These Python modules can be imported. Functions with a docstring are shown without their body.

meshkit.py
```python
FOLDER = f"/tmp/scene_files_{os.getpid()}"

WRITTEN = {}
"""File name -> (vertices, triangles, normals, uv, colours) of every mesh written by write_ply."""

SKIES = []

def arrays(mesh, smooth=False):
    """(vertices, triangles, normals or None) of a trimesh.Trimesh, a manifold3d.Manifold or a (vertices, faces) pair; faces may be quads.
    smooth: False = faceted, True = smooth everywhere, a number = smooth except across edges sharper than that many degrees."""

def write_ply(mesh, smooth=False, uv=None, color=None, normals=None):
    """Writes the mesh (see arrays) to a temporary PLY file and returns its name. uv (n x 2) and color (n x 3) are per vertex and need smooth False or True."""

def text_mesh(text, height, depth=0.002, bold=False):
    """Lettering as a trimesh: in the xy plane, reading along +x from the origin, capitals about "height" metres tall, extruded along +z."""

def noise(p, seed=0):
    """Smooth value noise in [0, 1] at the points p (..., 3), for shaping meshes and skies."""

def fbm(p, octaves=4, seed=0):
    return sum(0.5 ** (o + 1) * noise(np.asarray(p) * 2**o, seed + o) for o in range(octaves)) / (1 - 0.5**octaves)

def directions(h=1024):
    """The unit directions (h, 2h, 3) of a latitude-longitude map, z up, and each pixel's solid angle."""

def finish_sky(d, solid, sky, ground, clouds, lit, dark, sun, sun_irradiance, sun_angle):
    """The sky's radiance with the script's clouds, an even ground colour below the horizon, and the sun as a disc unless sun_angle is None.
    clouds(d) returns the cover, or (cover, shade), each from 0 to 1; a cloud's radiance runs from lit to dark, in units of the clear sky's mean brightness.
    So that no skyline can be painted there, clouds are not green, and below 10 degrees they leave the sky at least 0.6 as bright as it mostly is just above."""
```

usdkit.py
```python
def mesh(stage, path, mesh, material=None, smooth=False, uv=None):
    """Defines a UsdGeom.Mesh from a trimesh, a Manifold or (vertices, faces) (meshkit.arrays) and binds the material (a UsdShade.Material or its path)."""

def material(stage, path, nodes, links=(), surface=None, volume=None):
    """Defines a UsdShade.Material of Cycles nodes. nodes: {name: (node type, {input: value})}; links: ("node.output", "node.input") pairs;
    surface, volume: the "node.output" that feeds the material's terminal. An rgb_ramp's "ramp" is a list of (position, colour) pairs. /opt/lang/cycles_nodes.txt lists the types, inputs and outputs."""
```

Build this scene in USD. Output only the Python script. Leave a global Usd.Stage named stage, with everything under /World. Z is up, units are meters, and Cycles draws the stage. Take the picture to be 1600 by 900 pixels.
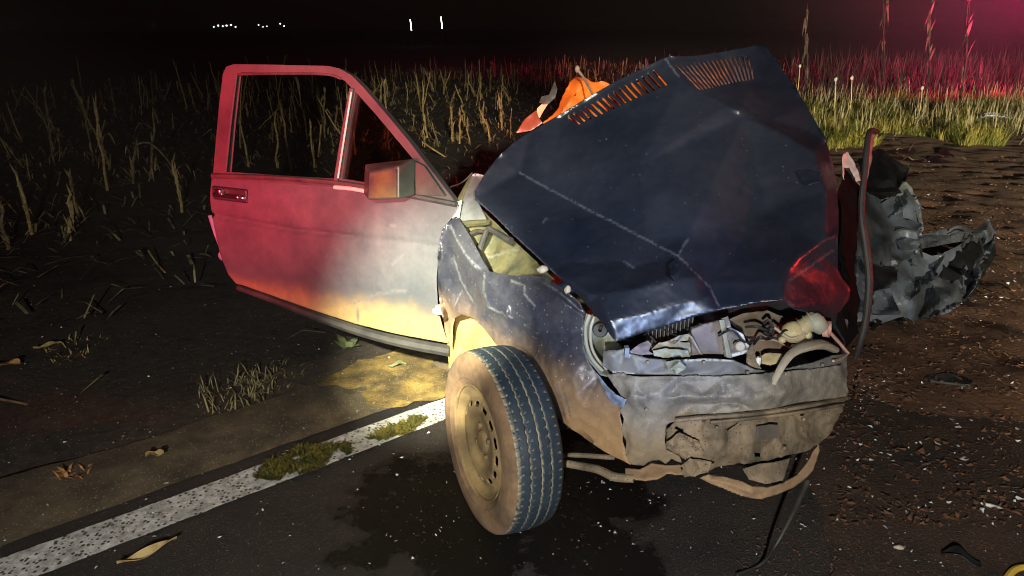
import math, random
import numpy as np, trimesh, shapely
import shapely.geometry as sg
import manifold3d as m3
from scipy.spatial import Delaunay
from scipy.interpolate import LinearNDInterpolator, NearestNDInterpolator
from scipy import sparse
import usdkit, meshkit
from pxr import Usd, UsdGeom, UsdLux, UsdShade, Gf, Sdf, Vt

rng = np.random.default_rng(11)
stage = Usd.Stage.CreateInMemory()
UsdGeom.SetStageUpAxis(stage, 'Z'); UsdGeom.SetStageMetersPerUnit(stage, 1.0)
UsdGeom.Xform.Define(stage, '/World')
LOOKS = '/World/Looks'
UsdGeom.Scope.Define(stage, LOOKS)

# ------------------------------------------------------------------ camera
EYE = np.array([0, 0, 1.5]); FPX = 1164.0; PITCH = math.radians(19.2)
cam = UsdGeom.Camera.Define(stage, '/World/camera')
cam.CreateHorizontalApertureAttr(36.0); cam.CreateFocalLengthAttr(36.0 * FPX / 1600)
cam.CreateClippingRangeAttr((0.05, 5000.0))
cam.AddTranslateOp().Set(Gf.Vec3d(*EYE)); cam.AddRotateXOp().Set(90 - math.degrees(PITCH))
cam.CreateExposureAttr(0.0)

# ------------------------------------------------------------------ sky (moonless night), a trace of moonlight
SUN_EL, SUN_AZ = math.radians(12), math.radians(-160)
sky = UsdLux.DomeLight.Define(stage, '/World/sky')
sky.GetPrim().SetCustomDataByKey('kind', 'structure')
skym = usdkit.material(stage, LOOKS + '/night_sky', {
    's': ('sky_texture', {'sky_type': 'single_scattering', 'sun_disc': False, 'sun_elevation': SUN_EL, 'sun_rotation': SUN_AZ}),
    'b': ('background_shader', {'strength': 0.00025})}, [('s.color', 'b.color')], surface='b.background')
UsdShade.MaterialBindingAPI.Apply(sky.GetPrim()).Bind(skym)
moon = UsdLux.DistantLight.Define(stage, '/World/moon')
moon.CreateNormalizeAttr(True); moon.CreateIntensityAttr(0.004); moon.CreateAngleAttr(0.5); moon.CreateColorAttr(Gf.Vec3f(1, .95, .88))
moon.AddRotateZOp().Set(-math.degrees(SUN_AZ)); moon.AddRotateXOp().Set(-(90 - math.degrees(SUN_EL)))

# ------------------------------------------------------------------ unseen lamps: torch, headlamps, beacons inferred from their light, plus an added stubble spot
def lamp(name, pos, aim, power, color, radius, cone=None, soft=0.5):
    L = UsdLux.SphereLight.Define(stage, '/World/' + name)
    L.CreateRadiusAttr(radius); L.CreateNormalizeAttr(True); L.CreateIntensityAttr(power); L.CreateColorAttr(Gf.Vec3f(*color))
    if cone is not None:
        sh = UsdLux.ShapingAPI.Apply(L.GetPrim()); sh.CreateShapingConeAngleAttr(cone); sh.CreateShapingConeSoftnessAttr(soft)
    z = np.array(pos, float) - np.array(aim, float); z /= np.linalg.norm(z)
    x = np.cross([0, 0, 1.0], z); x /= np.linalg.norm(x); y = np.cross(z, x)
    L.AddTransformOp().Set(Gf.Matrix4d(*x, 0, *y, 0, *z, 0, *map(float, pos), 1))
    return L
lamp('torch_light', (-0.62, 0.15, 1.78), (-0.30, 2.70, 0.44), 1150, (1.0, .965, .74), .03, 11, 1.0)
lamp('stubble_spot_light', (1.5, -9, 3.6), (-0.8, 10.2, 0.2), 3400, (1.0, .95, .76), .12, 6, 1.0)  # added unseen lamp, cone shaped to light the stubble and miss the door
lamp('headlamp_light', (2.2, -20, 2.1), (7.2, 12.0, 0.2), 30000, (1.0, .94, .70), .12, 11, 1.0)
lamp('phone_light', (-0.25, -1.1, 1.5), (0.50, 2.2, 0.52), 160, (1.0, .97, .92), .03, 62, 1.0)
lamp('red_beacon_light', (-3.4, -2.6, 1.15), (-1.22, 3.15, 1.62), 2900, (1.0, .003, .05), .05, 13.5, .8)
lamp('right_red_beacon_light', (6, 1.6, 2.1), (1.06, 2.45, 1.05), 270, (1.0, .03, .02), .06, 7, .6)
lamp('blue_beacon_light', (1.2, -3.6, 1.7), (0.36, 1.95, 0.78), 360, (.20, .42, 1.0), .08, 4.6, .9)
lamp('far_red_beacon_light', (10.6, 15.0, 2.7), (10.2, 19, 1.9), 1700, (1.0, .012, .18), .12, 54, .8)

# ------------------------------------------------------------------ measuring the photograph: where the sight line of a pixel is at forward distance Y, or on the plane z
FW = np.array([0, math.cos(PITCH), -math.sin(PITCH)]); UPV = np.array([0, math.sin(PITCH), math.cos(PITCH)])
def ray(px, py):
    px, py = np.asarray(px, float), np.asarray(py, float)
    return FW + ((px - 800) / FPX)[..., None] * np.array([1.0, 0, 0]) - ((py - 450) / FPX)[..., None] * UPV
def U(px, py, Y):
    d = ray(px, py); return EYE + d * (np.asarray(Y, float) / d[..., 1])[..., None]
def G(px, py, z=0.0):
    d = ray(px, py); return EYE + d * ((z - EYE[2]) / d[..., 2])[..., None]
def onplane(px, py, o, n):
    d = ray(px, py); return EYE + d * (((o - EYE) @ n) / (d @ n))[..., None]

# ------------------------------------------------------------------ prims
used = {}
def fresh(parent, name):
    k = used.get((parent, name), 0); used[(parent, name)] = k + 1
    return f'{parent}/{name}' + (f'_{k:03d}' if k else '')
def tagp(prim, label=None, cat=None, group=None, kind=None):
    for k, v in (('label', label), ('category', cat), ('group', group), ('kind', kind)):
        if v: prim.SetCustomDataByKey(k, v)
    return prim
origin = {}
def thing(name, label, cat, loc=(0, 0, 0), group=None):
    p = fresh('/World', name); x = UsdGeom.Xform.Define(stage, p)
    x.AddTransformOp().Set(Gf.Matrix4d(1).SetTranslate(Gf.Vec3d(*map(float, loc)))); origin[p] = np.array(loc, float)
    return tagp(x.GetPrim(), label, cat, group)
def holder(name, parent, label=None):
    p = fresh(str(parent.GetPath()), name); x = UsdGeom.Xform.Define(stage, p); origin[p] = origin[str(parent.GetPath())]
    return tagp(x.GetPrim(), label)
def obj(name, mesh, mat, parent=None, smooth=35, label=None, cat=None, group=None, kind=None, wear=None):
    """one Mesh prim; vertices in world metres, stored relative to its thing's base"""
    par = str(parent.GetPath()) if parent is not None else '/World'
    p = fresh(par, name); o = origin.get(par, np.zeros(3)); origin[p] = o
    v, f = (np.asarray(mesh.vertices), np.asarray(mesh.faces)) if hasattr(mesh, 'vertices') else meshkit.arrays(mesh)[:2]
    f = np.asarray(f)
    if f.shape[1] == 4: f = np.vstack([f[:, [0, 1, 2]], f[:, [0, 2, 3]]])
    m = trimesh.Trimesh(v - o, f, process=False)
    g = usdkit.mesh(stage, p, m, mat, smooth=(True if wear is not None else smooth))
    if wear is not None:
        UsdGeom.PrimvarsAPI(g).CreatePrimvar('wear', Sdf.ValueTypeNames.FloatArray, 'vertex').Set(Vt.FloatArray.FromNumpy(np.asarray(wear, np.float32)))
    return tagp(g.GetPrim(), label, cat, group, kind)
def copy_of(src, mat4, label=None, cat=None, group=None):
    base = src.GetName(); p = fresh('/World', base)
    x = UsdGeom.Xform.Define(stage, p); x.GetPrim().GetReferences().AddInternalReference(src.GetPath()); x.GetPrim().SetInstanceable(True)
    UsdGeom.Xformable(x).ClearXformOpOrder() if False else None
    op = UsdGeom.XformOp(x.GetPrim().CreateAttribute('xformOp:transform', Sdf.ValueTypeNames.Matrix4d, False))
    op.Set(mat4); x.GetPrim().CreateAttribute('xformOpOrder', Sdf.ValueTypeNames.TokenArray, False, Sdf.VariabilityUniform).Set(['xformOp:transform'])
    return tagp(x.GetPrim(), label, cat, group)

# ------------------------------------------------------------------ shapes
def cat_(ms):
    ms = [m if hasattr(m, 'vertices') else trimesh.Trimesh(*meshkit.arrays(m)[:2], process=False) for m in ms]
    return trimesh.util.concatenate(ms)
def smooth_path(pts, n=24):
    pts = np.asarray(pts, float)
    if len(pts) < 3: return np.linspace(pts[0], pts[-1], max(2, n // 4))
    P = np.vstack([2 * pts[0] - pts[1], pts, 2 * pts[-1] - pts[-2]]); out = []
    k = max(2, n // (len(pts) - 1))
    for i in range(1, len(P) - 2):
        for t in np.linspace(0, 1, k, endpoint=False):
            a, b, c, d = P[i - 1:i + 3]
            out.append(.5 * (2 * b + (c - a) * t + (2 * a - 5 * b + 4 * c - d) * t ** 2 + (3 * b - a - 3 * c + d) * t ** 3))
    return np.vstack(out + [pts[-1]])
def tube(pts, r, seg=8, curve=True, n=24, flat=1.0):
    p = smooth_path(pts, n) if curve else np.asarray(pts, float)
    r = np.interp(np.linspace(0, 1, len(p)), np.linspace(0, 1, np.size(r)), np.atleast_1d(r))
    t = np.gradient(p, axis=0); t /= np.linalg.norm(t, axis=1, keepdims=True) + 1e-12
    ref = np.array([0, 0, 1.0]) if abs(t[0, 2]) < .9 else np.array([1.0, 0, 0])
    V = []
    e = np.cross(t[0], ref); e /= np.linalg.norm(e)
    for i in range(len(p)):
        e = e - t[i] * (e @ t[i]); e /= np.linalg.norm(e); b = np.cross(t[i], e)
        a = np.linspace(0, 2 * np.pi, seg, endpoint=False)[:, None]
        V.append(p[i] + r[i] * (np.cos(a) * e + flat * np.sin(a) * b))
    V = np.vstack(V); F = []
    for i in range(len(p) - 1):
        for j in range(seg):
            a, b = i * seg + j, i * seg + (j + 1) % seg
            F += [[a, b, b + seg], [a, b + seg, a + seg]]
    V = np.vstack([V, p[0], p[-1]]); k = len(V)
    for j in range(seg):
        F += [[k - 2, (j + 1) % seg, j], [k - 1, (len(p) - 1) * seg + j, (len(p) - 1) * seg + (j + 1) % seg]]
    return trimesh.Trimesh(V, F, process=False)
def sph(c, r, sub=2, scale=(1, 1, 1), noise=0, seed=0):
    m = trimesh.creation.icosphere(sub, 1.0); v = np.array(m.vertices)
    if noise: v *= 1 + noise * (meshkit.fbm(v * 1.7 + 40, 3, seed)[:, None] - .5) * 2
    m.vertices = v * np.array(scale) * r + np.array(c); return m
def frame_of(axis):
    a = np.asarray(axis, float); a = a / np.linalg.norm(a)
    e1 = np.cross([0, 0, 1.0], a) if abs(a[2]) < .95 else np.cross([1.0, 0, 0], a)
    e1 /= np.linalg.norm(e1); return e1, np.cross(a, e1), a
def lathe(profile, c, axis, seg=64, close=True):
    """profile rows (radius, along axis)"""
    e1, e2, a = frame_of(axis); pr = np.asarray(profile, float); n = len(pr)
    t = np.linspace(0, 2 * np.pi, seg, endpoint=False)
    V = (np.asarray(c) + pr[None, :, 1, None] * a + pr[None, :, 0, None] * (np.cos(t)[:, None, None] * e1 + np.sin(t)[:, None, None] * e2)).reshape(-1, 3)
    F = []
    for i in range(seg):
        j = (i + 1) % seg
        for k in range(n - 1 if not close else n):
            l = (k + 1) % n
            F += [[i * n + k, j * n + k, j * n + l], [i * n + k, j * n + l, i * n + l]]
    m = trimesh.Trimesh(V, F, process=False); return m
def boxm(c, size, ax=None, noise=0):
    m = trimesh.creation.box(size); v = np.array(m.vertices)
    if ax is not None: v = v @ np.array(ax)
    m.vertices = v + np.asarray(c); return m
def rbox(c, size, r=.01, ax=None):
    s = np.asarray(size) / 2 - r
    m = m3.Manifold.batch_hull([m3.Manifold.sphere(r, 10).translate(tuple(s * np.array(q))) for q in np.ndindex(2, 2, 2) for q in [np.array(q) * 2 - 1]])
    v, f, _ = meshkit.arrays(m)
    if ax is not None: v = v @ np.array(ax)
    return trimesh.Trimesh(v + np.asarray(c), f, process=False)
def normals(v, f):
    n = np.zeros_like(v); fn = np.cross(v[f[:, 1]] - v[f[:, 0]], v[f[:, 2]] - v[f[:, 0]])
    for k in range(3): np.add.at(n, f[:, k], fn)
    return n / (np.linalg.norm(n, axis=1, keepdims=True) + 1e-15)
def shell(v, f, t):
    """thickness t behind the sheet (f winds towards the viewer's side)"""
    n = normals(v, f); k = len(v)
    e = np.sort(np.vstack([f[:, [0, 1]], f[:, [1, 2]], f[:, [2, 0]]]), 1)
    d = np.vstack([f[:, [0, 1]], f[:, [1, 2]], f[:, [2, 0]]])
    _, inv, cnt = np.unique(e, axis=0, return_inverse=True, return_counts=True)
    b = d[cnt[inv.ravel()] == 1]
    F = np.vstack([f, f[:, ::-1] + k, np.c_[b[:, 1], b[:, 0], b[:, 0] + k], np.c_[b[:, 1], b[:, 0] + k, b[:, 1] + k]])
    return np.vstack([v, v - n * t]), F
def wobble(pts, amp, seed, closed=True):
    """a ragged version of an outline, in the same units"""
    r = np.random.default_rng(seed); P = np.asarray(pts, float); out = []
    for a, b in zip(P, np.roll(P, -1, 0)):
        L = np.linalg.norm(b - a); k = max(1, int(L / (amp * 4)))
        out.append(a)
        for i in range(1, k): out.append(a + (b - a) * i / k + r.normal(0, amp * .4, 2))
    return np.array(out)
def sheet(outline, ctrl, step=4.0, holes=(), creases=(), smooth=2, dent=0.0, dscale=9.0, t=.0016, seed=0, scratches=(), swidth=2.5, facets=None, fine=0.0):
    """A piece of bent sheet metal. outline and holes: its edge as measured in the photograph, ctrl: (px, py, Y) distances of its corners and folds; between them it is flat or, after
    `smooth` passes, gently curved; dents come from noise. Returns vertices, faces, wear (1 on the scratched folds)."""
    poly = sg.Polygon(outline, holes)
    if not poly.is_valid: poly = poly.buffer(0)
    if poly.geom_type != 'Polygon': poly = max(poly.geoms, key=lambda g: g.area)
    pts, bnd = [], []
    for ring in [poly.exterior, *poly.interiors]:
        L = ring.length; s = min(step * .7, 3.0)
        for d in np.arange(0, L, s): q = ring.interpolate(d); pts.append((q.x, q.y))
        for q in list(ring.coords)[:-1]: pts.append(q[:2])
    nb = len(pts)
    cr = []
    for c in creases:
        c = np.array(c, float)
        for a, b in zip(c[:-1], c[1:]):
            k = max(2, int(np.linalg.norm((b - a)[:2]) / step))
            for i in range(k + 1): cr.append(a + (b - a) * i / k)
    C = np.array([*map(tuple, ctrl), *map(tuple, cr)], float)
    x0, y0, x1, y1 = poly.bounds; inner = poly.buffer(-step * .45)
    if facets:                                                               # crumple: extra corners pushed in or out, flat between them
        rr = np.random.default_rng(1000 + seed); iv0 = 1.0 / C[:, 2]; l0 = LinearNDInterpolator(C[:, :2], iv0); got = []
        for _ in range(4000):
            q = np.array([rr.uniform(x0, x1), rr.uniform(y0, y1)])
            if len(got) < facets[0] and shapely.contains_xy(poly, *q) and (not got or min(np.hypot(*(q - g[:2])) for g in got) > .55 * math.sqrt(poly.area / facets[0])):
                w0 = l0(q[None])[0]
                if not np.isnan(w0): got.append((*q, 1.0 / w0 + facets[1] * rr.uniform(-1, 1)))
        C = np.vstack([C, np.array(got)])
    gx, gy = np.meshgrid(np.arange(x0, x1, step), np.arange(y0, y1, step)); gx = gx + (np.arange(gx.shape[0])[:, None] % 2) * step / 2
    ok = shapely.contains_xy(inner, gx.ravel(), gy.ravel())
    ing = np.c_[gx.ravel()[ok], gy.ravel()[ok]]
    if len(cr):
        cc = np.array([q[:2] for q in cr]); cc = cc[shapely.contains_xy(inner, cc[:, 0], cc[:, 1])]
        if len(cc):
            from scipy.spatial import cKDTree
            ing = ing[cKDTree(cc).query(ing)[0] > step * .5]; ing = np.vstack([ing, cc])
    P = np.vstack([np.array(pts), ing]); P = P[np.sort(np.unique(P.round(2), axis=0, return_index=True)[1])]
    tri = Delaunay(P).simplices
    cen = P[tri].mean(1); a = P[tri]; ar = np.cross(a[:, 1] - a[:, 0], a[:, 2] - a[:, 0])
    keep = shapely.contains_xy(poly, cen[:, 0], cen[:, 1]) & (np.abs(ar) > 1e-3)
    tri = tri[keep]; ar = ar[keep]; tri[ar > 0] = tri[ar > 0][:, ::-1]      # wound towards the viewer's side
    ids, inv = np.unique(tri, return_inverse=True); P = P[ids]; f = inv.reshape(-1, 3)
    iv = 1.0 / C[:, 2]; lin = LinearNDInterpolator(C[:, :2], iv); near = NearestNDInterpolator(C[:, :2], iv)
    w = lin(P); bad = np.isnan(w); w[bad] = near(P[bad])
    if bad.any():                                                            # outside the hull of the distances: continue the plane fitted through the nearest ones
        for i in np.where(bad)[0]:
            k = np.argsort(((C[:, :2] - P[i]) ** 2).sum(1))[:6]
            A = np.c_[C[k, :2] - P[i], np.ones(len(k))]; s = np.linalg.lstsq(A.T @ A + np.diag([30., 30., 1e-6]), A.T @ iv[k], rcond=None)[0]; w[i] = s[2]
    e = np.unique(np.sort(np.vstack([f[:, [0, 1]], f[:, [1, 2]], f[:, [2, 0]]]), 1), axis=0); n = len(P)
    A = sparse.coo_matrix((np.ones(2 * len(e)), (np.r_[e[:, 0], e[:, 1]], np.r_[e[:, 1], e[:, 0]])), (n, n)).tocsr(); deg = np.maximum(A.sum(1).A1 if hasattr(A.sum(1), 'A1') else np.asarray(A.sum(1)).ravel(), 1)
    for _ in range(smooth): w = .5 * w + .5 * (A @ w) / deg
    v = U(P[:, 0], P[:, 1], 1.0 / w)
    if dent or fine:
        nn = normals(v, f)
        d = dent * (meshkit.fbm(v * dscale + 7 * seed + 50, 3, seed) - .5) * 2
        if fine: d = d + fine * (meshkit.fbm(v * 45 + 3 * seed + 90, 2, seed + 5) - .5) * 2
        v = v + nn * d[:, None]
    wear = np.zeros(n)
    for s in scratches:
        ls = sg.LineString(s); dd = shapely.distance(shapely.points(P), ls)
        wear = np.maximum(wear, np.clip(1.3 - dd / swidth, 0, 1))
    vv, ff = shell(v, f, t)
    return trimesh.Trimesh(vv, ff, process=False), np.r_[wear, wear]
def put_sheet(name, parent, mat, *a, label=None, sharp=None, **k):
    m, w = sheet(*a, **k); return obj(name, m, mat, parent, label=label, wear=None if sharp else w, smooth=sharp or 35)

# ------------------------------------------------------------------ materials (colour, grain, dirt and relief; some carry painted light)
def M(name, c1, c2, scale=6, rough=.5, metallic=0, bump=0.0, bscale=60, dust=None, dustamt=0.0, dscale=5, mud=None, mudz=(0.3, 0.6), speck=None, sscale=90, sth=.12, wear=None, spec=.5, coat=0, muddist=.25, rough2=None, transl=None, lo=.38, hi=.62, stretch=(1, 1, 1), spk=.62, wet=()):
    N = {'g': ('geometry', {}), 'mp': ('mapping', {'scale': stretch}), 'n': ('noise_texture', {'scale': scale, 'detail': 6, 'roughness': .6}), 'r': ('map_range', {'from_min': lo, 'from_max': hi, 'clamp': True}),
         'c': ('mix_color', {'a': c1, 'b': c2}), 'p': ('principled_bsdf', {'roughness': rough, 'metallic': metallic, 'specular_ior_level': spec, 'coat_weight': coat, 'coat_roughness': .12})}
    Lk = [('g.position', 'mp.vector'), ('mp.vector', 'n.vector'), ('n.fac', 'r.value'), ('r.result', 'c.fac')]
    col = 'c.result'; ro = None
    def over(key, fac, colr, rgh=.9):
        nonlocal col, ro
        N[key] = ('mix_color', {'b': colr}); Lk.extend([(fac, key + '.fac'), (col, key + '.a')]); col = key + '.result'
        N[key + 'ro'] = ('mix_float', {'a': rough, 'b': rgh}); Lk.append((fac, key + 'ro.fac'))
        if ro: Lk.append((ro, key + 'ro.a'))
        ro = key + 'ro.result'
    if dust is not None:
        N['dn'] = ('noise_texture', {'scale': dscale, 'detail': 8, 'roughness': .7}); N['dr'] = ('map_range', {'from_min': .35, 'from_max': .75, 'to_max': dustamt * 2, 'clamp': True})
        Lk += [('g.position', 'dn.vector'), ('dn.fac', 'dr.value')]; over('dm', 'dr.result', dust)
    if mud is not None:
        N['sx'] = ('separate_xyz', {}); N['mn'] = ('noise_texture', {'scale': 7, 'detail': 7, 'roughness': .7})
        N['ma'] = ('math', {'math_type': 'multiply_add', 'value2': muddist, 'value3': 0.0}); N['ms'] = ('math', {'math_type': 'add'})
        N['mr'] = ('map_range', {'range_type': 'smoothstep', 'from_min': mudz[1] + muddist * .5, 'from_max': mudz[0] + muddist * .5, 'to_min': 0.0, 'to_max': .95, 'clamp': True})
        Lk += [('g.position', 'sx.vector'), ('g.position', 'mn.vector'), ('mn.fac', 'ma.value1'), ('sx.z', 'ms.value1'), ('ma.value', 'ms.value2'), ('ms.value', 'mr.value')]
        N['mc'] = ('noise_texture', {'scale': 25, 'detail': 5, 'roughness': .7}); N['mm'] = ('mix_color', {'a': tuple(.55 * q for q in mud), 'b': tuple(1.25 * q for q in mud)})
        Lk += [('g.position', 'mc.vector'), ('mc.fac', 'mm.fac')]
        over('mu', 'mr.result', mud); Lk.append(('mm.result', 'mu.b'))
    if speck is not None:
        N['v'] = ('voronoi_texture', {'scale': sscale}); N['vs'] = ('separate_color', {}); N['vl'] = ('math', {'math_type': 'less_than', 'value2': sth})
        N['vr'] = ('math', {'math_type': 'greater_than', 'value2': spk}); N['vm'] = ('math', {'math_type': 'multiply'})
        Lk += [('g.position', 'v.vector'), ('v.distance', 'vl.value1'), ('v.color', 'vs.color'), ('vs.r', 'vr.value1'), ('vl.value', 'vm.value1'), ('vr.value', 'vm.value2')]
        over('sp', 'vm.value', speck, .6)
    if wear is not None:
        N['w'] = ('attribute', {'attribute': 'wear'}); N['wn'] = ('noise_texture', {'scale': 70, 'detail': 3}); N['wr'] = ('map_range', {'from_min': .34, 'from_max': .5, 'clamp': True}); N['wm'] = ('math', {'math_type': 'multiply'})
        Lk += [('g.position', 'wn.vector'), ('wn.fac', 'wr.value'), ('w.fac', 'wm.value1'), ('wr.result', 'wm.value2')]; over('we', 'wm.value', wear, .45)
    if wet:
        last = None
        N['qn'] = ('noise_texture', {'scale': 4.5, 'detail': 6, 'roughness': .65}); Lk.append(('g.position', 'qn.vector'))
        for k, (cx, cy, rad) in enumerate(wet):
            N[f'q{k}'] = ('vector_math', {'math_type': 'distance', 'vector2': (cx, cy, 0.0)}); N[f'qs{k}'] = ('math', {'math_type': 'multiply_add', 'value2': rad * 1.6}); N[f'qr{k}'] = ('map_range', {'range_type': 'smoothstep', 'from_min': rad * 1.75, 'from_max': rad * 1.45, 'clamp': True})
            Lk.extend([('g.position', f'q{k}.vector1'), ('qn.fac', f'qs{k}.value1'), (f'q{k}.value', f'qs{k}.value3'), (f'qs{k}.value', f'qr{k}.value')])
            if last:
                N[f'qm{k}'] = ('math', {'math_type': 'maximum'}); Lk.extend([(last, f'qm{k}.value1'), (f'qr{k}.result', f'qm{k}.value2')]); last = f'qm{k}.value'
            else: last = f'qr{k}.result'
        over('wt', last, (.006, .006, .0055), .13)
    Lk.append((col, 'p.base_color'))
    if ro: Lk.append((ro, 'p.roughness'))
    if bump:
        N['bn'] = ('noise_texture', {'scale': bscale, 'detail': 6, 'roughness': .65}); N['b'] = ('bump', {'strength': bump, 'distance': .01})
        Lk += [('g.position', 'bn.vector'), ('bn.fac', 'b.height'), ('b.normal', 'p.normal')]
    surf = 'p.BSDF'
    if transl:
        N['t'] = ('translucent_bsdf', {}); N['x'] = ('mix_closure', {'fac': transl}); Lk += [(col, 't.color'), ('p.BSDF', 'x.closure1'), ('t.BSDF', 'x.closure2')]; surf = 'x.closure'
    return usdkit.material(stage, LOOKS + '/' + name, N, Lk, surface=surf)

OCHRE = (.30, .20, .07); TAN = (.24, .18, .11)
paint = M('dark_blue_paint', (.006, .0085, .0165), (.010, .013, .023), 3, .30, dust=(.10, .10, .105), dustamt=.05, dscale=4, speck=(.4, .4, .38), sscale=100, sth=.11, spk=.93, wear=(.055, .06, .075), bump=.04, bscale=30)
door_paint = M('door_paint', (.042, .044, .050), (.055, .058, .064), 1.5, .28, dust=(.22, .21, .19), dustamt=.09, dscale=7, mud=OCHRE, mudz=(.36, .50), muddist=.16, wear=(.085, .085, .085), bump=.03, bscale=30)
fender_paint = M('fender_paint', (.012, .014, .025), (.019, .021, .034), 4, .30, dust=(.17, .165, .15), dustamt=.13, dscale=5, mud=(.36, .22, .10), mudz=(.38, .60), muddist=.22, speck=(.45, .43, .38), sscale=120, sth=.2, spk=.84, wear=(.10, .105, .11), bump=.08, bscale=40)
primer = M('dusty_bumper_metal', (.07, .07, .066), (.25, .235, .20), 9, .42, stretch=(1.6, 1.6, .45), lo=.34, hi=.66, dust=(.3, .26, .2), dustamt=.36, dscale=14, speck=(.3, .24, .16), sscale=130, sth=.24, spk=.7, mud=TAN, mudz=(.36, .54), muddist=.25, wear=(.22, .22, .2), bump=.35, bscale=55)
bar_metal = M('blue_grey_metal', (.06, .066, .072), (.11, .115, .115), 7, .5, dust=(.25, .23, .2), dustamt=.3, wear=(.6, .6, .6), bump=.1)
tan_metal = M('muddy_metal', (.07, .055, .034), (.29, .215, .13), 10, .75, stretch=(1.5, 1.5, .5), lo=.34, hi=.64, speck=(.06, .045, .03), sscale=110, sth=.26, spk=.6, dust=(.1, .08, .06), dustamt=.25, wear=(.4, .38, .33), bump=.25, bscale=45)
tan2 = M('muddy_orange_metal', (.24, .145, .075), (.33, .22, .12), 9, .8, dust=(.15, .11, .07), dustamt=.15, bump=.25, bscale=45)
inner_metal = M('dusty_inner_fender', (.012, .017, .010), (.065, .07, .034), 16, .7, dust=(.13, .10, .03), dustamt=.35, dscale=10, wear=(.14, .14, .1), bump=.12)
arch_dirt = M('wheel_arch_dirt', (.26, .165, .04), (.36, .24, .07), 7, .95, bump=.3, bscale=50)
grey_green = M('grey_green_metal', (.16, .18, .15), (.25, .27, .22), 8, .55, dust=(.4, .36, .25), dustamt=.2, wear=(.6, .6, .55), bump=.1)
brown_metal = M('brown_engine_metal', (.10, .075, .05), (.17, .13, .09), 8, .7, dust=(.25, .2, .14), dustamt=.3, bump=.2)
purple_grey = M('smeared_grey_plastic', (.13, .12, .14), (.22, .2, .22), 7, .5, dust=(.25, .2, .15), dustamt=.35, bump=.1)
pale = M('pale_dusty_plastic', (.27, .28, .23), (.40, .40, .34), 9, .55, dust=(.35, .28, .18), dustamt=.35, bump=.15)
yellow_pl = M('yellowed_plastic', (.30, .25, .12), (.46, .40, .22), 9, .4, dust=(.3, .22, .12), dustamt=.3, bump=.1)
hose_mat = M('dusty_hose', (.27, .23, .17), (.36, .32, .25), 12, .8, bump=.15)
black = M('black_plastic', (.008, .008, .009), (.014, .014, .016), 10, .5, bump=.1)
shade_black = M('shadow_black_scrap', (.003, .003, .003), (.005, .005, .005), 9, .8, spec=.04)  # near-black and sheenless: shadow put into the colour against the red lamp
rubber = M('black_rubber', (.012, .012, .013), (.022, .021, .02), 10, .6, dust=(.1, .085, .06), dustamt=.15, bump=.1)
chrome = M('worn_chrome', (.55, .55, .57), (.7, .7, .72), 12, .22, metallic=1.0)
mirror_mat = M('mirror_shell', (.014, .02, .019), (.026, .033, .030), 9, .4, dust=(.08, .09, .06), dustamt=.25)
white_edge = M('bare_white_edge', (.10, .13, .20), (.20, .24, .32), 15, .4)
tyre_mat = M('tyre_rubber', (.010, .021, .034), (.018, .032, .048), 14, .5, dust=(.12, .14, .14), dustamt=.09, dscale=20, wear=(.30, .25, .16), bump=.15, bscale=150)
sidewall_mat = M('muddy_sidewall', (.12, .07, .036), (.32, .195, .095), 5, .92, dust=(.05, .04, .03), dustamt=.4, dscale=12, bump=.25, bscale=70)
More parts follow.
